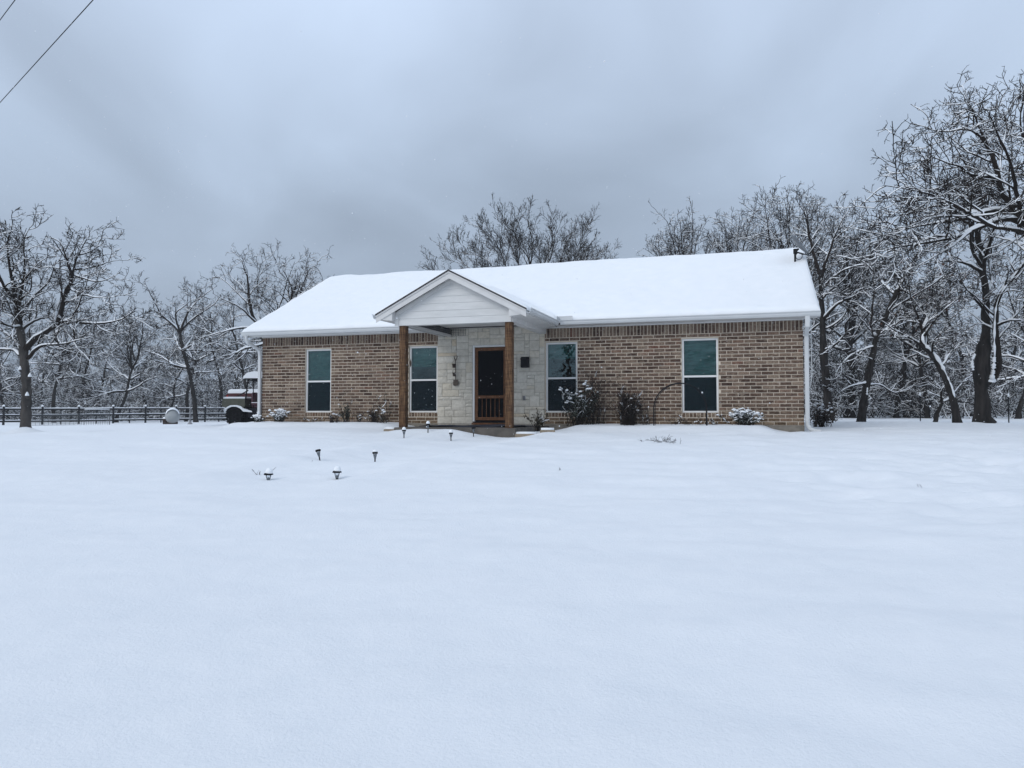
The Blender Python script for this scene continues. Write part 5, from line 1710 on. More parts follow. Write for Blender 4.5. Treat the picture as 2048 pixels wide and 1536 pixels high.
# brush and the far wood that reads as one mass: instances of the same kinds, one object
def brush_mesh(seed):
    r = np.random.default_rng(seed)
    limbs = []
    for k in range(12):
        p = np.array([r.normal() * .5, r.normal() * .5, 0]); dr = np.array([r.normal() * .45, r.normal() * .45, 1.0]); dr /= np.linalg.norm(dr)
        c = [p]
        for q_ in range(4):
            dr = dr + r.normal(size=3) * .28; dr /= np.linalg.norm(dr); c.append(c[-1] + dr * r.uniform(.45, .8))
        limbs.append((c, .022, .006))
    return grow(seed, ([np.zeros(3), np.array([.05, 0, .5]), np.array([0, .05, 1.0])], .03, .02), limbs, scale=1.25, levels=('l2', 'l3', 'l4'), twig_mul=.8,
                over=dict(l2=dict(per_m=2.6, lmax=1.3, ratio=.55)), snow=.8)


def merged(ms, name):
    """one mesh with three materials from trunk, crown and snow"""
    Vs, Fs, mi, k = [], [], [], 0
    for j, me in enumerate(ms[:3]):
        v = np.empty(len(me.vertices) * 3, np.float32); me.vertices.foreach_get('co', v)
        f = np.empty(len(me.loops), np.int32); me.loops.foreach_get('vertex_index', f)
        Vs.append(v.reshape(-1, 3)); Fs.append(f.reshape(-1, 4) + k); mi.append(np.full(len(me.polygons), j, np.int32)); k += len(me.vertices)
    me = np_mesh(name, np.concatenate(Vs), np.concatenate(Fs))
    for mt in ('bark', 'twig', 'branch_snow'): me.materials.append(MATS[mt])
    me.polygons.foreach_set('material_index', np.concatenate(mi))
    return me


wood_col = bpy.data.collections.new('wood_kinds')        # not linked to the scene: only the source of the mass
rw = random.Random(3)
src = [merged(PROTO[0], 'tree_kind'), merged(PROTO[1], 'tree_kind'), merged(PROTO[2], 'tree_kind'), merged(brush_mesh(201), 'brush_kind'), merged(brush_mesh(203), 'brush_kind')]
src_ob = []
for i, me in enumerate(src):
    o = bpy.data.objects.new('wood_source_%d' % i, me); wood_col.objects.link(o); src_ob.append(o)


def wood_mass(name, label, spots):
    """spots: x, y, z, turn, scale, kind"""
    me = bpy.data.meshes.new(name)
    me.vertices.add(len(spots))
    me.vertices.foreach_set('co', np.array([[a[0], a[1], a[2]] for a in spots], np.float32).reshape(-1))
    for nm, ty, j in (('turn', 'FLOAT', 3), ('size', 'FLOAT', 4), ('pick', 'INT', 5)):
        a = me.attributes.new(nm, ty, 'POINT'); a.data.foreach_set('value', np.array([q_[j] for q_ in spots], np.float32 if ty == 'FLOAT' else np.int32))
    o = link(name, me, None)
    tag(o, label, None, None, 'stuff')
    ng = bpy.data.node_groups.new(name, 'GeometryNodeTree')
    ng.interface.new_socket('Geometry', in_out='INPUT', socket_type='NodeSocketGeometry')
    ng.interface.new_socket('Geometry', in_out='OUTPUT', socket_type='NodeSocketGeometry')
    N, L = ng.nodes, ng.links
    gi, go = N.new('NodeGroupInput'), N.new('NodeGroupOutput')
    ci = N.new('GeometryNodeCollectionInfo'); ci.inputs['Collection'].default_value = wood_col
    ci.inputs['Separate Children'].default_value = True; ci.inputs['Reset Children'].default_value = True
    ip = N.new('GeometryNodeInstanceOnPoints'); ip.inputs['Pick Instance'].default_value = True
    def attr(nm, ty):
        a = N.new('GeometryNodeInputNamedAttribute'); a.data_type = ty; a.inputs['Name'].default_value = nm
        return a.outputs['Attribute']
    cx = N.new('ShaderNodeCombineXYZ'); L.new(attr('turn', 'FLOAT'), cx.inputs['Z'])
    L.new(gi.outputs[0], ip.inputs['Points']); L.new(ci.outputs[0], ip.inputs['Instance'])
    L.new(attr('pick', 'INT'), ip.inputs['Instance Index'])
    er = N.new('FunctionNodeEulerToRotation'); L.new(cx.outputs[0], er.inputs[0]); L.new(er.outputs[0], ip.inputs['Rotation'])
    L.new(attr('size', 'FLOAT'), ip.inputs['Scale'])
    L.new(ip.outputs[0], go.inputs[0])
    md = o.modifiers.new('wood', 'NODES'); md.node_group = ng
    return o


spots = []
for k in range(150):                                   # far trees
    u = rw.uniform(-700, 2750)
    left = u < 900
    d = rw.uniform(72, 125) if left else rw.uniform(56, 115)
    if 640 < u < 1260: d = rw.uniform(100, 130)
    p = at(u, 840, d)
    spots.append((p[0], p[1], gz(p[0], p[1]) - .1, rw.uniform(0, 6.28), rw.uniform(.85, 1.15), rw.choice((0, 1, 2))))
for k in range(230):                                   # brush
    left = rw.random() < .5
    u = rw.uniform(-250, 560) if left else rw.uniform(1560, 2350)
    d = rw.uniform(56, 100) if left else rw.uniform(37, 80)
    p = at(u, 840, d)
    spots.append((p[0], p[1], gz(p[0], p[1]) - .1, rw.uniform(0, 6.28), rw.uniform(.9, 1.5) * (1.15 if d > 60 else .95), rw.choice((3, 4))))
for k in range(70):
    x = rw.uniform(-70, 75); y = -rw.uniform(38, 75)
    spots.append((x, y, gz(x, y) - .1, rw.uniform(0, 6.28), rw.uniform(.9, 1.25), rw.choice((0, 1, 2))))
for k in range(60):
    x = rw.uniform(-60, 65); y = -rw.uniform(36, 60)
    spots.append((x, y, gz(x, y) - .1, rw.uniform(0, 6.28), rw.uniform(1.0, 1.6), rw.choice((3, 4))))
wood_mass('woodland', 'far off snowy wood and brush behind the yard, one grey mass', spots)

# ------------------------------------------------------------------ fence on the left
fa, fb = at(-260, 850, 39.0), at(700, 838, 60.0)
fdir = np.array([fb[0] - fa[0], fb[1] - fa[1]]); flen = np.linalg.norm(fdir); fdir /= flen
fence = thing('ranch_fence', 'long dark three rail fence topped with snow along the left yard', 'fence', (fa[0], fa[1], 0), math.atan2(fdir[1], fdir[0]))
fz = lambda t: gz(fa[0] + fdir[0] * t, fa[1] + fdir[1] * t)
RAIL = (.22, .56, .93)
NP = 30
step = flen / NP
GATE = None
post_big, post_small = {}, {}
for i in range(NP + 1):
    t = i * step; z0 = fz(t)
    if i % 2 == 0:
        o = MB().lathe([(.062, 0), (.062, 1.10), (.05, 1.12)], 10).build('post', 'fence_dark', fence, False, (t, 0, z0 - .05))
        MB().lathe([(.068, 1.12), (.075, 1.15), (.06, 1.20), (.03, 1.225), (.004, 1.23)], 10).build('snow_cap', 'branch_snow', o, True)
    else:
        MB().box((-.03, -.03, 0), (.03, .03, .98)).build('stay', 'fence_dark', fence, False, (t, 0, z0 - .02))
for i in range(0, NP, 2):
    t0_, t1_ = i * step, min((i + 2) * step, flen)
    z0, z1 = fz(t0_), fz(t1_)
    for h in RAIL:
        mb = MB().tube([(t0_ + .05, 0, z0 + h), (t1_ - .05, 0, z1 + h)], .062, 8)
        o = mb.build('rail', 'fence_dark', fence)
        sn = MB(); q_ = []
        vs, fs = [], []
        K = 8
        for j in range(K + 1):
            w = j / K; x = t0_ + .06 + (t1_ - t0_ - .12) * w; zz = z0 + (z1 - z0) * w + h
            hh = .022 + .022 * rw.random()
            vs += [(x, -.05, zz + .035), (x, -.035, zz + .045 + hh), (x, .035, zz + .045 + hh), (x, .05, zz + .035)]
        for j in range(K):
            for m_ in range(3): a = j * 4 + m_; fs.append((a, a + 1, a + 5, a + 4))
        sn.add(vs, fs).build('snow_cover', 'branch_snow', o, True)

# welded wire panel leaning on the fence
pa, pb = at(168, 846, 41.2), at(219, 844, 42.2)
wp = thing("cattle_panel", 'grey welded wire panel with tube frame standing before the fence', 'wire panel', (pa[0], pa[1], gz(pa[0], pa[1]) - .02), math.atan2(pb[1] - pa[1], pb[0] - pa[0]))
WL = float(np.hypot(pb[0] - pa[0], pb[1] - pa[1])); WH = .86
MB().tube([(0, 0, 0), (0, 0, WH), (WL, 0, WH), (WL, 0, 0)], .022, 6).build('frame', 'wire_steel', wp)
for k in range(1, 11):
    MB().tube([(WL * k / 11, 0, .0), (WL * k / 11, 0, WH)], .008, 4).build('upright_wire', 'wire_steel', wp)
for k in range(1, 7):
    MB().tube([(0, .012, WH * k / 7), (WL, .012, WH * k / 7)], .008, 4).build('cross_wire', 'wire_steel', wp)
MB().tube([(.02, 0, WH + .03), (WL * .5, 0, WH + .035), (WL - .02, 0, WH + .03)], .028, 6).build('snow_cover', 'branch_snow', wp, True)
# long wire mesh along the fence beside the lone oak
pa, pb = at(62, 848, 40.5), at(164, 846, 42.0)
wq = thing('wire_mesh', 'fine grey wire mesh stretched along the fence beside the lone oak', 'wire mesh', (pa[0], pa[1], gz(pa[0], pa[1]) - .02), math.atan2(pb[1] - pa[1], pb[0] - pa[0]))
WL = float(np.hypot(pb[0] - pa[0], pb[1] - pa[1]))
for k in range(9):
    MB().tube([(0, 0, .04 + .075 * k), (WL, 0, .04 + .075 * k)], .009, 4).build('wire', 'wire_steel', wq)
for k in range(13):
    MB().tube([(WL * k / 12, .01, 0), (WL * k / 12, .01, .68)], .007, 4).build('wire', 'wire_steel', wq)

# pale tank and slim pole by the fence
p = at(345, 843, 43.0)
tk = thing('storage_tank', 'pale rounded tank capped with snow standing before the fence', 'tank', (p[0], p[1], gz(p[0], p[1]) - .02), .40)
MB().lathe([(.05, -.62), (.26, -.58), (.36, -.48), (.40, -.36), (.40, .36), (.36, .48), (.26, .58), (.05, .62)], 20, c=(0, 0, .46), axis='y').build('shell', 'tank_paint', tk, True)
MB().lathe([(.06, .80), (.10, .82), (.10, .92), (.05, .94)], 12).build('valve_dome', 'tank_paint', tk, True)
for y_ in (-.3, .3):
    MB().box((-.28, y_ - .05, 0), (.28, y_ + .05, .14)).build('foot', 'rust', tk)
vs, fs = [], []
for j in range(9):
    y_ = -.56 + 1.12 * j / 8; e_ = math.sqrt(max(0, 1 - (y_ / .60) ** 4))
    for i in range(9):
        th = PI * (.14 + .72 * i / 8); r_ = (.405 * (.75 + .25 * e_)) + .085 * math.sin(PI * i / 8) * e_
        vs.append((-r_ * math.cos(th), y_, .46 + r_ * math.sin(th)))
for j in range(8):
    for i in range(8): a = j * 9 + i; fs.append((a, a + 1, a + 10, a + 9))
MB().add(vs, fs).build('snow_cover', 'snow', tk, True)
p = at(330, 843, 42.6)
bk = thing('feed_bucket', 'small rusty bucket in the snow left of the pale tank', 'bucket', (p[0], p[1], gz(p[0], p[1]) - .02))
MB().lathe([(.11, 0), (.14, .30), (.15, .30), (.15, .32), (.13, .32)], 12).build('pail', 'rust', bk, True)
MB().lathe([(.13, .32), (.12, .38), (.07, .43), (.01, .44)], 12).build('snow_cover', 'snow', bk, True)
p = at(380, 843, 41.5)
po = thing('pole', 'slim grey metal pole with a base foot before the fence', 'pole', (p[0], p[1], gz(p[0], p[1]) - .02))
MB().tube([(0, 0, 0), (0, 0, 1.62)], .03, 8).build('shaft', 'outlet_grey', po, True)
MB().lathe([(.14, 0), (.13, .05), (.06, .14), (.03, .24)], 10).build('base', 'outlet_grey', po, True)

# steel posts at the wood edge on the right
for u, d, hgt, lab in ((1841, 30.5, 1.15, 'thin steel fence post with snowy tip left of the leaning oak'), (2018, 27.0, 1.05, 'thin steel fence post right of the big oak')):
    p = at(u, 845, d)
    tpst = thing('steel_post', lab, 'fence post', (p[0], p[1], gz(p[0], p[1]) - .05), .3, 'steel fence posts')
    MB().prism([(-.02, -.004), (.02, -.004), (.02, .004), (.004, .004), (.004, .03), (-.004, .03), (-.004, .004), (-.02, .004)], 0, hgt, 'z').build('shaft', 'black_metal', tpst)
    MB().lathe([(.022, hgt - .07), (.026, hgt - .02), (.02, hgt + .05), (.004, hgt + .07)], 8).build('snow_cap', 'branch_snow', tpst, True)

# ------------------------------------------------------------------ vehicles beside the left wall
def wheel(parent, x, y, r, w, hub='black_metal', spokes=6):
    wh = empty('wheel', (x, y, r), 0, parent)
    prof = [(r * .60, -w / 2 + .02), (r * .88, -w / 2), (r * .97, -w / 2 + .03), (r, -w * .25), (r, w * .25), (r * .97, w / 2 - .03), (r * .88, w / 2), (r * .60, w / 2 - .02)]
    mb = MB().lathe(prof, 28, axis='y')
    for k in range(18):            # tread blocks
        th = 2 * PI * k / 18
        for sg in (-1, 1):
            c, s = math.cos(th + sg * .08), math.sin(th + sg * .08)
            tx = Vector((-s, 0, c)); rx = Vector((c, 0, s)); cc = rx * (r * 1.005); y0 = sg * w * .27
            v = []
            for a in (-1, 1):
                for b_ in (-1, 1):
                    for e_ in (-1, 1): v.append(cc + tx * a * .035 + Vector((0, y0 + b_ * w * .18, 0)) + rx * e_ * .018)
            mb.add(v, [(0, 1, 3, 2), (4, 6, 7, 5), (0, 4, 5, 1), (2, 3, 7, 6), (0, 2, 6, 4), (1, 5, 7, 3)])
    mb.build('tyre', 'rubber', wh)
    mb = MB().lathe([(.03, -w * .38), (.07, -w * .36), (.09, -w * .28), (r * .60, -w * .22), (r * .60, w * .3)], 20, axis='y')
    for k in range(spokes):
        th = 2 * PI * k / spokes
        mb.tube([(.05 * math.cos(th), -w * .36, .05 * math.sin(th)), (r * .58 * math.cos(th), -w * .33, r * .58 * math.sin(th))], .03, 6)
    mb.build('rim', hub, wh)
    return wh


p = at(452, 849, 27.3)
ut = thing('utility_buggy', 'off road utility buggy with snowy roof and olive cargo bed beside the house', 'buggy', (p[0] + .17, p[1], gz(p[0] + .8, p[1]) - .03), -.10)
for x in (.47, 2.30):
    for y in (-.58, .58): wheel(ut, x, y, .315, .26)
MB().box((.12, -.48, .36), (2.75, .48, .50), .03).box((.95, -.66, .28), (1.95, .66, .42), .03).box((.95, -.68, .40), (1.9, -.60, .62), .03).build('chassis', 'dark_plastic', ut)
mb = MB()
mb.prism([(.02, .96), (-.02, .74), (.10, .64), (.78, .64), (.84, .70), (.84, .96)], -.66, -.62, 'y').prism([(.02, .96), (-.02, .74), (.10, .64), (.78, .64), (.84, .70), (.84, .96)], .62, .66, 'y')
mb.box((.0, -.615, .66), (.82, .615, .70)).box((-.02, -.618, .72), (.02, .618, .955)).box((.81, -.618, .70), (.845, .618, .955))
mb.build('cargo_bed', 'olive_plastic', ut)
for y in (-.68, .52):
    vs = [(.47 + .375 * math.cos(t), .33 + .345 * math.sin(t)) for t in np.linspace(.5, PI - .5, 12)]
    inner = [(.47 + .35 * math.cos(t), .33 + .325 * math.sin(t)) for t in np.linspace(PI - .5, .5, 12)]
    MB().prism(vs + inner, y, y + .16, 'y').build('fender', 'dark_plastic', ut)
MB().prism([(.13, .585), (.20, .665), (.33, .725), (.55, .73), (.70, .69), (.82, .60), (1.12, .52), (1.12, .475), (.80, .50), (.68, .61), (.54, .672), (.37, .672), (.23, .62), (.16, .56)][::-1], -.70, -.53, 'y').build('fender_snow', 'snow', ut)
MB().box((1.05, -.58, .62), (1.50, .58, .78), .04).build('seat', 'seat_vinyl', ut)
MB().box((1.02, -.58, .80), (1.14, .58, 1.18), .04).build('backrest', 'seat_vinyl', ut)
mb = MB()
for y in (-.60, .60):
    mb.tube([(.80, y, .62), (.92, y, 1.62), (2.0, y, 1.62), (2.35, y, .90)], .028, 8)
    mb.tube([(.42, y, .98), (.93, y, 1.25)], .022, 6)
for x in (.92, 2.0): mb.tube([(x, -.60, 1.62), (x, .60, 1.62)], .028, 8)
mb.tube([(1.12, -.60, .6), (1.12, -.60, 1.60)], .016, 6)
mb.build('roll_cage', 'black_metal', ut)
MB().box((.80, -.68, 1.635), (2.15, .68, 1.68), .02).build('roof_panel', 'black_metal', ut)
mb = MB()
mb.prism([(.76, 1.665), (.80, 1.76), (.92, 1.87), (1.10, 1.92), (1.9, 1.92), (2.08, 1.86), (2.18, 1.72), (2.18, 1.681), (.80, 1.681)], -.70, .70, 'y')
mb.build('roof_snow', 'snow', ut)
MB().prism([(.03, .945), (.03, 1.0), (.12, 1.025), (.74, 1.025), (.83, 1.0), (.83, .945)], -.64, .64, 'y').build('bed_snow', 'snow', ut)
MB().prism([(2.0, .50), (2.0, .98), (2.45, .90), (2.78, .70), (2.78, .45)], -.60, .60, 'y').build('hood', 'red_paint', ut)
MB().prism([(2.0, .985), (2.02, 1.06), (2.42, .98), (2.76, .76), (2.78, .71), (2.45, .905)], -.58, .58, 'y').build('hood_snow', 'snow', ut)
MB().tube([(1.85, -.30, .85), (1.66, -.30, 1.02)], .018, 6).build('steering_column', 'black_metal', ut)
MB().tube([(1.64 + .06 * math.cos(t), -.30 + .17 * math.sin(t), 1.02 + .13 * math.cos(t)) for t in np.linspace(0, 2 * PI, 18)], .014, 6).build('steering_wheel', 'black_metal', ut)
MB().box((1.06, -.66, .74), (1.50, -.58, .80), .02).build('seat_bolster', 'seat_vinyl', ut)
MB().box((1.06, -.64, .802), (1.48, -.57, .83), .01).build('seat_snow', 'snow', ut)
MB().box((.015, -.60, .80), (-.03, -.50, .86)).build('tail_light', 'tail_light_red', ut)

p = at(447, 845, 31.0)
tkz = gz(p[0] + 1.5, p[1])
tr = thing('pickup_truck', 'dark red pickup truck with a snow filled bed behind the buggy', 'pickup truck', (p[0] + .60, p[1], tkz - .03), -.12)
for x in (1.15, 4.55):
    for y in (-.82, .82): wheel(tr, x, y, .38, .25, 'chrome', 5)
MB().box((.3, -.70, .42), (5.5, .70, .60), .03).build('chassis', 'black_metal', tr)
arch = lambda cx: [(cx + .47 * math.cos(t), .38 + .47 * math.sin(t)) for t in np.linspace(PI - .38, .38, 10)]
side = [(.0, .62), (.05, .56)] + [q_ for q_ in arch(1.15)] + [(1.75, .50), (2.35, .50), (2.35, 1.22), (.0, 1.22)]
for y in (-.97, .89): MB().prism(side[::-1], y, y + .08, 'y').build('bed_side', 'red_paint', tr)
MB().box((.0, -.885, .60), (.07, .885, 1.22), .01).build('tailgate', 'red_paint', tr)
MB().box((.07, -.885, .70), (2.35, .885, .76)).build('bed_floor', 'black_metal', tr)
MB().prism([(.02, 1.215), (.04, 1.33), (.14, 1.39), (2.2, 1.39), (2.33, 1.33), (2.34, 1.215)], -.94, .94, 'y').build('bed_snow', 'snow', tr)
MB().prism([(2.37, .50), (3.95, .50)] + [q_ for q_ in arch(4.55)] + [(5.35, .52), (5.5, .60), (5.5, 1.05), (5.2, 1.16), (4.2, 1.22), (3.55, 1.78), (2.55, 1.80), (2.37, 1.22)], -.95, .95, 'y').build('cab', 'red_paint', tr)
MB().prism([(2.50, 1.26), (2.62, 1.70), (3.50, 1.69), (4.05, 1.26)], -.96, .96, 'y').build('side_window', 'dark_plastic', tr)
MB().prism([(2.5, 1.80), (2.55, 1.90), (3.45, 1.90), (3.6, 1.79)], -.85, .85, 'y').build('roof_snow', 'snow', tr)
MB().box((-.16, -.92, .46), (.02, .92, .66), .03).build('rear_bumper', 'chrome', tr)
MB().prism([(-.17, .655), (-.15, .73), (-.02, .75), (.0, .66)], -.90, .90, 'y').build('bumper_snow', 'snow', tr)
for y in (-.975, .865): MB().box((-.012, y, .80), (.06, y + .11, 1.14), .01).build('tail_light', 'tail_light_red', tr)

# ------------------------------------------------------------------ shrubs
def shrub(name, label, s_, y_, H, W, stems, leafm, nleaf, lsize, seed, snow=.3, upright=1.0, stem_r=.010, cat='shrub', blob=0, dome=False, world_xy=None, cut=.0, lay=None):
    rnd = np.random.default_rng(seed)
    b = hw(s_, y_) if world_xy is None else (*world_xy, 0)
    z = gz(b[0], b[1])
    root = thing(name, label, cat, (b[0], b[1], z - .03), HROT)
    P = 8
    pts = np.zeros((stems, P, 3))
    az = rnd.random(stems) * 2 * PI
    pts[:, 0, 0] = rnd.normal(size=stems) * W * .13; pts[:, 0, 1] = rnd.normal(size=stems) * W * .08
    out = (.25 + .75 * rnd.random(stems)) * W / 2 / H
    d = np.stack([np.cos(az) * out * .8, np.sin(az) * out * .55, np.full(stems, upright)], 1)
    d /= np.linalg.norm(d, axis=1, keepdims=True)
    ln = H * (.55 + .5 * rnd.random(stems))
    for k in range(1, P):
        d = d + rnd.normal(size=d.shape) * .13
        if dome: d[:, 2] -= .07 * k / P * 2
        d /= np.linalg.norm(d, axis=1, keepdims=True)
        pts[:, k] = pts[:, k - 1] + d * (ln / (P - 1))[:, None]
        if world_xy is None:
            pts[:, k, 1] = np.minimum(pts[:, k, 1], -y_ - .05)
    rad = stem_r * (1 - .7 * np.linspace(0, 1, P))[None] * np.ones((stems, 1))
    tw, tr_ = spawn(rnd, pts, rad, 9 / max(H, .4) ** .5, .2, 5, (25, 60), .38, .05, .30, .2, .15, stem_r * .6, .0022)
    if world_xy is None: tw[:, :, 1] = np.minimum(tw[:, :, 1], -y_ - .05)
    v, f = join_np([tubes_np(pts, rad, 5), tubes_np(tw, tr_, 3)])
    link('stems', np_mesh('stems', v, f), 'twig', root)
    allp = np.concatenate([pts[:, 2:].reshape(-1, 3), tw.reshape(-1, 3)])
    if nleaf:
        pk = allp[rnd.integers(0, len(allp), nleaf)] + rnd.normal(size=(nleaf, 3)) * .012
        v, f = leaf_np(pk, lsize, rnd, .15)
        tag(link('leaves', np_mesh('leaves', v, f, False), leafm, root), kind='stuff')
    sp = [snow_thin(tw, tr_, .014 * (snow > 0), .004, rnd)]
    v, f = sp[0]
    keep = rnd.random(len(tw)) < snow
    sv, sf = snow_thin(tw[keep], tr_[keep], .020, .006, rnd)
    parts = [(sv, sf)]
    if blob:                        # clots of snow on the upper leaves
        o3 = np.argsort(-allp[:, 2] + rnd.normal(size=len(allp)) * H * .28)[:blob]
        c = allp[o3] + np.array([0, -.01, .018])
        r_ = .018 + .030 * rnd.random(blob)
        ico = np.array([[1, 0, 0], [.5, .87, 0], [-.5, .87, 0], [-1, 0, 0], [-.5, -.87, 0], [.5, -.87, 0]]) * 1.0
        up6 = ico * .6 + np.array([0, 0, .55]); top = np.tile(np.array([[0, 0, .8]]), (6, 1)); bot = ico * .55 + np.array([0, 0, -.35])
        ring = np.stack([bot, ico, up6, top], 0)
        jit = 1 + rnd.normal(size=(blob, 4, 6, 1)) * .16
        VV = c[:, None, None] + ring[None] * jit * r_[:, None, None, None] * np.array([1.25, 1.1, .85])
        idx = np.arange(blob * 24).reshape(blob, 4, 6); i2 = np.roll(idx, -1, 2)
        FF = np.stack([idx[:, :-1], i2[:, :-1], i2[:, 1:], idx[:, 1:]], -1).reshape(-1, 4)
        parts.append((VV.reshape(-1, 3), FF))
    if any(len(a[0]) for a in parts):
        sv, sf = join_np(parts)
        tag(link('snow_cover', np_mesh('snow_cover', sv, sf), 'branch_snow', root), kind='stuff')
    return root


shrub('low_shrub', 'small snow clotted shrub at the left house corner', .28, -.55, .26, .55, 26, 'leaf_dark', 320, .04, 301, .6, .9, .006, blob=60, dome=True)
shrub('low_shrub', 'rounded snow covered shrub left of the first window', .98, -.50, .40, .80, 34, 'leaf_dark', 600, .042, 303, .6, .9, .006, blob=90, dome=True)
shrub('low_weeds', 'low dry weeds under the first window', 2.2, -.45, .22, .95, 16, 'leaf_dead', 40, .03, 305, .2, 1, .004, cat='weeds')
shrub('low_weeds', 'sparse twigs with a few leaves left of the first window sill', 1.75, -.40, .34, .3, 6, 'leaf_dead', 26, .035, 306, .2, 1.6, .004, cat='weeds')
shrub('rose_shrub', 'leafy rose bush with a tall dark sprig right of the first window', 3.15, -.45, .62, .55, 15, 'leaf_dark', 210, .05, 307, .04, 1.7, .008, blob=2)
shrub('rose_shrub', 'low shrub with snow at its foot beside the rose bush', 2.95, -.75, .32, .55, 18, 'leaf_dead', 150, .045, 308, .06, 1.0, .006, blob=7)
shrub('dry_shrub', 'dark wiry stalks between the rose bush and the round dark shrub', 3.55, -.42, .40, .22, 9, 'leaf_dead', 50, .04, 309, .05, 2.4, .008)
shrub('dry_shrub', 'round dark wiry shrub left of the porch', 4.02, -.45, .40, .50, 60, 'leaf_dead', 420, .035, 311, .08, 1.4, .006, dome=True)
shrub('tall_sprig', 'tall thin leafy sprig against the bricks left of the porch post', 4.42, -.38, .85, .16, 3, 'leaf_dark', 60, .05, 313, .15, 3.0, .007)
shrub('low_shrub', 'small loose shrub with frosted leaves at the foot of the tall sprig', 4.50, -.85, .42, .55, 20, 'leaf_olive', 190, .045, 315, .08, 1.2, .006, blob=6)
shrub('leafy_shrub', 'olive leafed upright shrub at the right end of the porch', 9.05, -1.25, .58, .60, 20, 'leaf_olive', 260, .055, 317, .04, 1.5, .008)
shrub('leafy_shrub', 'big loose shrub with snow clots before the third window', 9.95, -.60, 1.02, .95, 40, 'leaf_dark', 1100, .055, 319, .2, 1.7, .010, blob=42)
shrub('dry_shrub', 'brown arching dead stems over the big loose shrub', 10.20, -.40, 1.35, .85, 24, 'leaf_dead', 800, .05, 320, .05, 1.7, .009, dome=True)
shrub('dry_shrub', 'tangled black wiry shrub beside the garden arch', 11.18, -.50, .98, .72, 120, 'leaf_dead', 900, .04, 321, .06, 2.2, .008, dome=True)
shrub('dry_shrub', 'thin dead stems leaning at the left foot of the garden arch', 11.62, -.55, .55, .50, 12, 'leaf_dead', 60, .04, 322, .1, 1.6, .006)
shrub('low_weeds', 'low dark weeds under the fourth window', 12.55, -.45, .30, 1.3, 30, 'leaf_dead', 200, .035, 323, .2, .9, .004, cat='weeds')
shrub('low_weeds', 'dry weeds between the arch and the snowy shrub', 13.2, -.40, .22, .6, 16, 'leaf_dead', 60, .03, 324, .2, 1, .004, cat='weeds')
shrub('low_shrub', 'wide snow covered shrub right of the fourth window', 13.98, -.55, .46, .95, 50, 'leaf_dark', 1100, .045, 325, .6, .9, .007, blob=170, dome=True)
p = at(1640, 850, 20.6)
shrub('dry_shrub', 'brown dead shrub with snow at the right house corner', 0, 0, .66, .75, 60, 'leaf_dead', 620, .07, 327, .25, 1.5, .007, blob=34, dome=True, world_xy=(p[0], p[1]))
for u, v, d, H, W, n, sd_, lab in ((1332, 884, 15.2, .30, 1.2, 30, 331, 'sprawl of bare reddish twigs poking through the snow before the wall'), (1116, 935, 11.2, .06, .22, 4, 333, 'few bare twigs in the snow in the middle of the yard'),
                                   (527, 930, 10.9, .20, .34, 5, 335, 'dry forked twigs behind the front left path lamp'), (618, 922, 12.0, .05, .7, 5, 337, 'scattered grass tips left of the tilted path lamp'), (1838, 968, 9.7, .05, .08, 2, 339, 'single dry stem in the snow at the right')):
    p = at(u, v, d)
    shrub('dry_twigs', lab, 0, 0, H, W, n, 'leaf_dead', 0, .03, sd_, 0, .42, .0045, cat='twigs', world_xy=(p[0], p[1]))

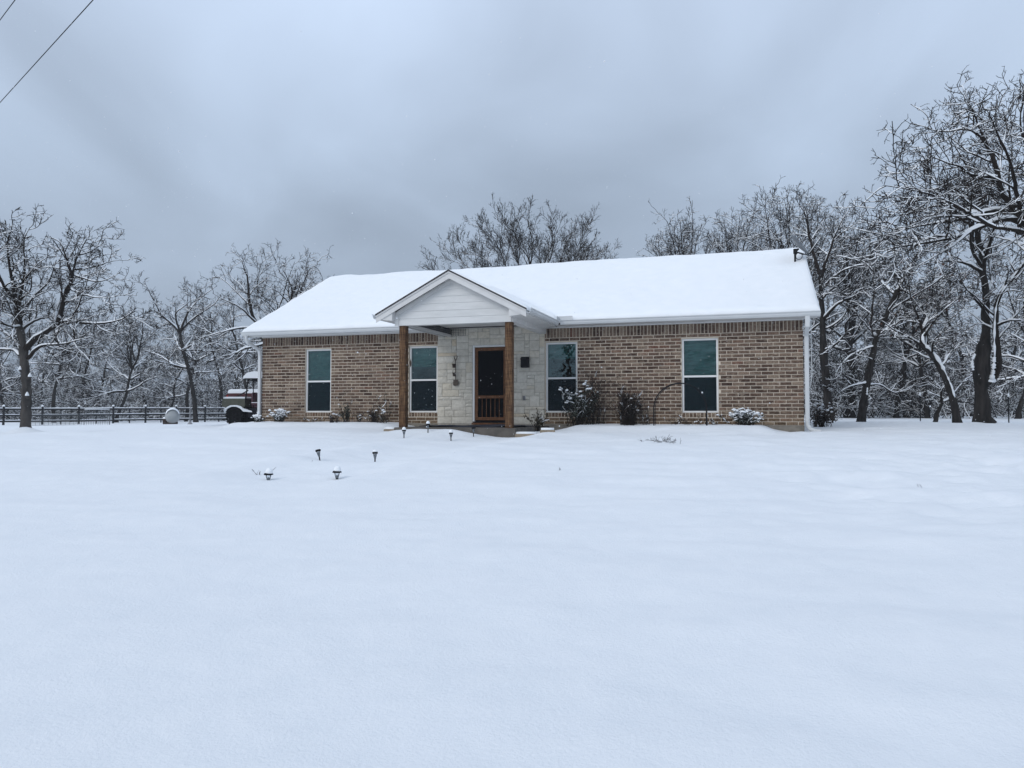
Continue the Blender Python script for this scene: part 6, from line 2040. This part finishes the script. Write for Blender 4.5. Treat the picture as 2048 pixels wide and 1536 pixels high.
# ------------------------------------------------------------------ overhead cables
for (u0, v0, d0), (u1, v1, d1), lab in (((0, 205, 17.0), (186, 0, 12.0), 'lower overhead cable crossing the top left sky'), ((0, 40, 15.5), (30, 0, 14.0), 'upper overhead cable cutting the top left corner')):
    a, b_ = at(u0, v0, d0), at(u1, v1, d1)
    dr = (b_ - a) / np.linalg.norm(b_ - a)
    a2, b2 = a - dr * 26, b_ + dr * 18
    pts = [a2 + (b2 - a2) * t - np.array([0, 0, 0.0 * t]) for t in np.linspace(0, 1, 24)]
    tag(MB().tube(pts, .0085, 6).build('overhead_cable', 'black_metal', None, True), lab, 'cable', 'overhead cables')

# ------------------------------------------------------------------ falling snow
rnd = np.random.default_rng(77)
NF = 5200
c = np.stack([rnd.uniform(-13, 11, NF), rnd.uniform(5, 20.5, NF), rnd.uniform(-.3, 6.5, NF)], 1)
s_, yl = to_local(c[:, 0], c[:, 1])
c = c[(yl < -.2) & ~((yl > -3.4) & (c[:, 2] > 2.4)) & (c[:, 2] > ground_z(c[:, 0], c[:, 1]) + .05)]
r_ = rnd.uniform(.0022, .0055, len(c)) * np.where(rnd.random(len(c)) < .06, 1.7, 1)
octa = np.array([[1, 0, 0], [0, 1, 0], [-1, 0, 0], [0, -1, 0], [0, 0, 1], [0, 0, -1]], float)
V = c[:, None] + octa[None] * r_[:, None, None] * (1 + .3 * rnd.normal(size=(len(c), 6, 1)))
fo = np.array([[0, 1, 4], [1, 2, 4], [2, 3, 4], [3, 0, 4], [1, 0, 5], [2, 1, 5], [3, 2, 5], [0, 3, 5]])
F = (fo[None] + 6 * np.arange(len(c))[:, None, None]).reshape(-1, 3)
tag(link('falling_snow', np_mesh('falling_snow', V.reshape(-1, 3), F), 'branch_snow'), 'small snowflakes drifting down in front of the house', None, None, 'stuff')

# ------------------------------------------------------------------ snowy air
HAZE = 0.0006
m = bpy.data.materials.new('haze'); m.use_nodes = True
n, l = m.node_tree.nodes, m.node_tree.links
n.clear()
out = n.new('ShaderNodeOutputMaterial')
pv = n.new('ShaderNodeVolumePrincipled')
pv.inputs['Color'].default_value = (0.86, 0.90, 0.95, 1)
pv.inputs['Density'].default_value = HAZE
l.new(pv.outputs[0], out.inputs['Volume'])
MATS['haze'] = m
if HAZE > 0:
    o = MB().box((-420, -220, -3.2), (420, 520, 17)).build('haze', 'haze')
    tag(o, 'thin snowy air over the whole yard', None, None, 'stuff')
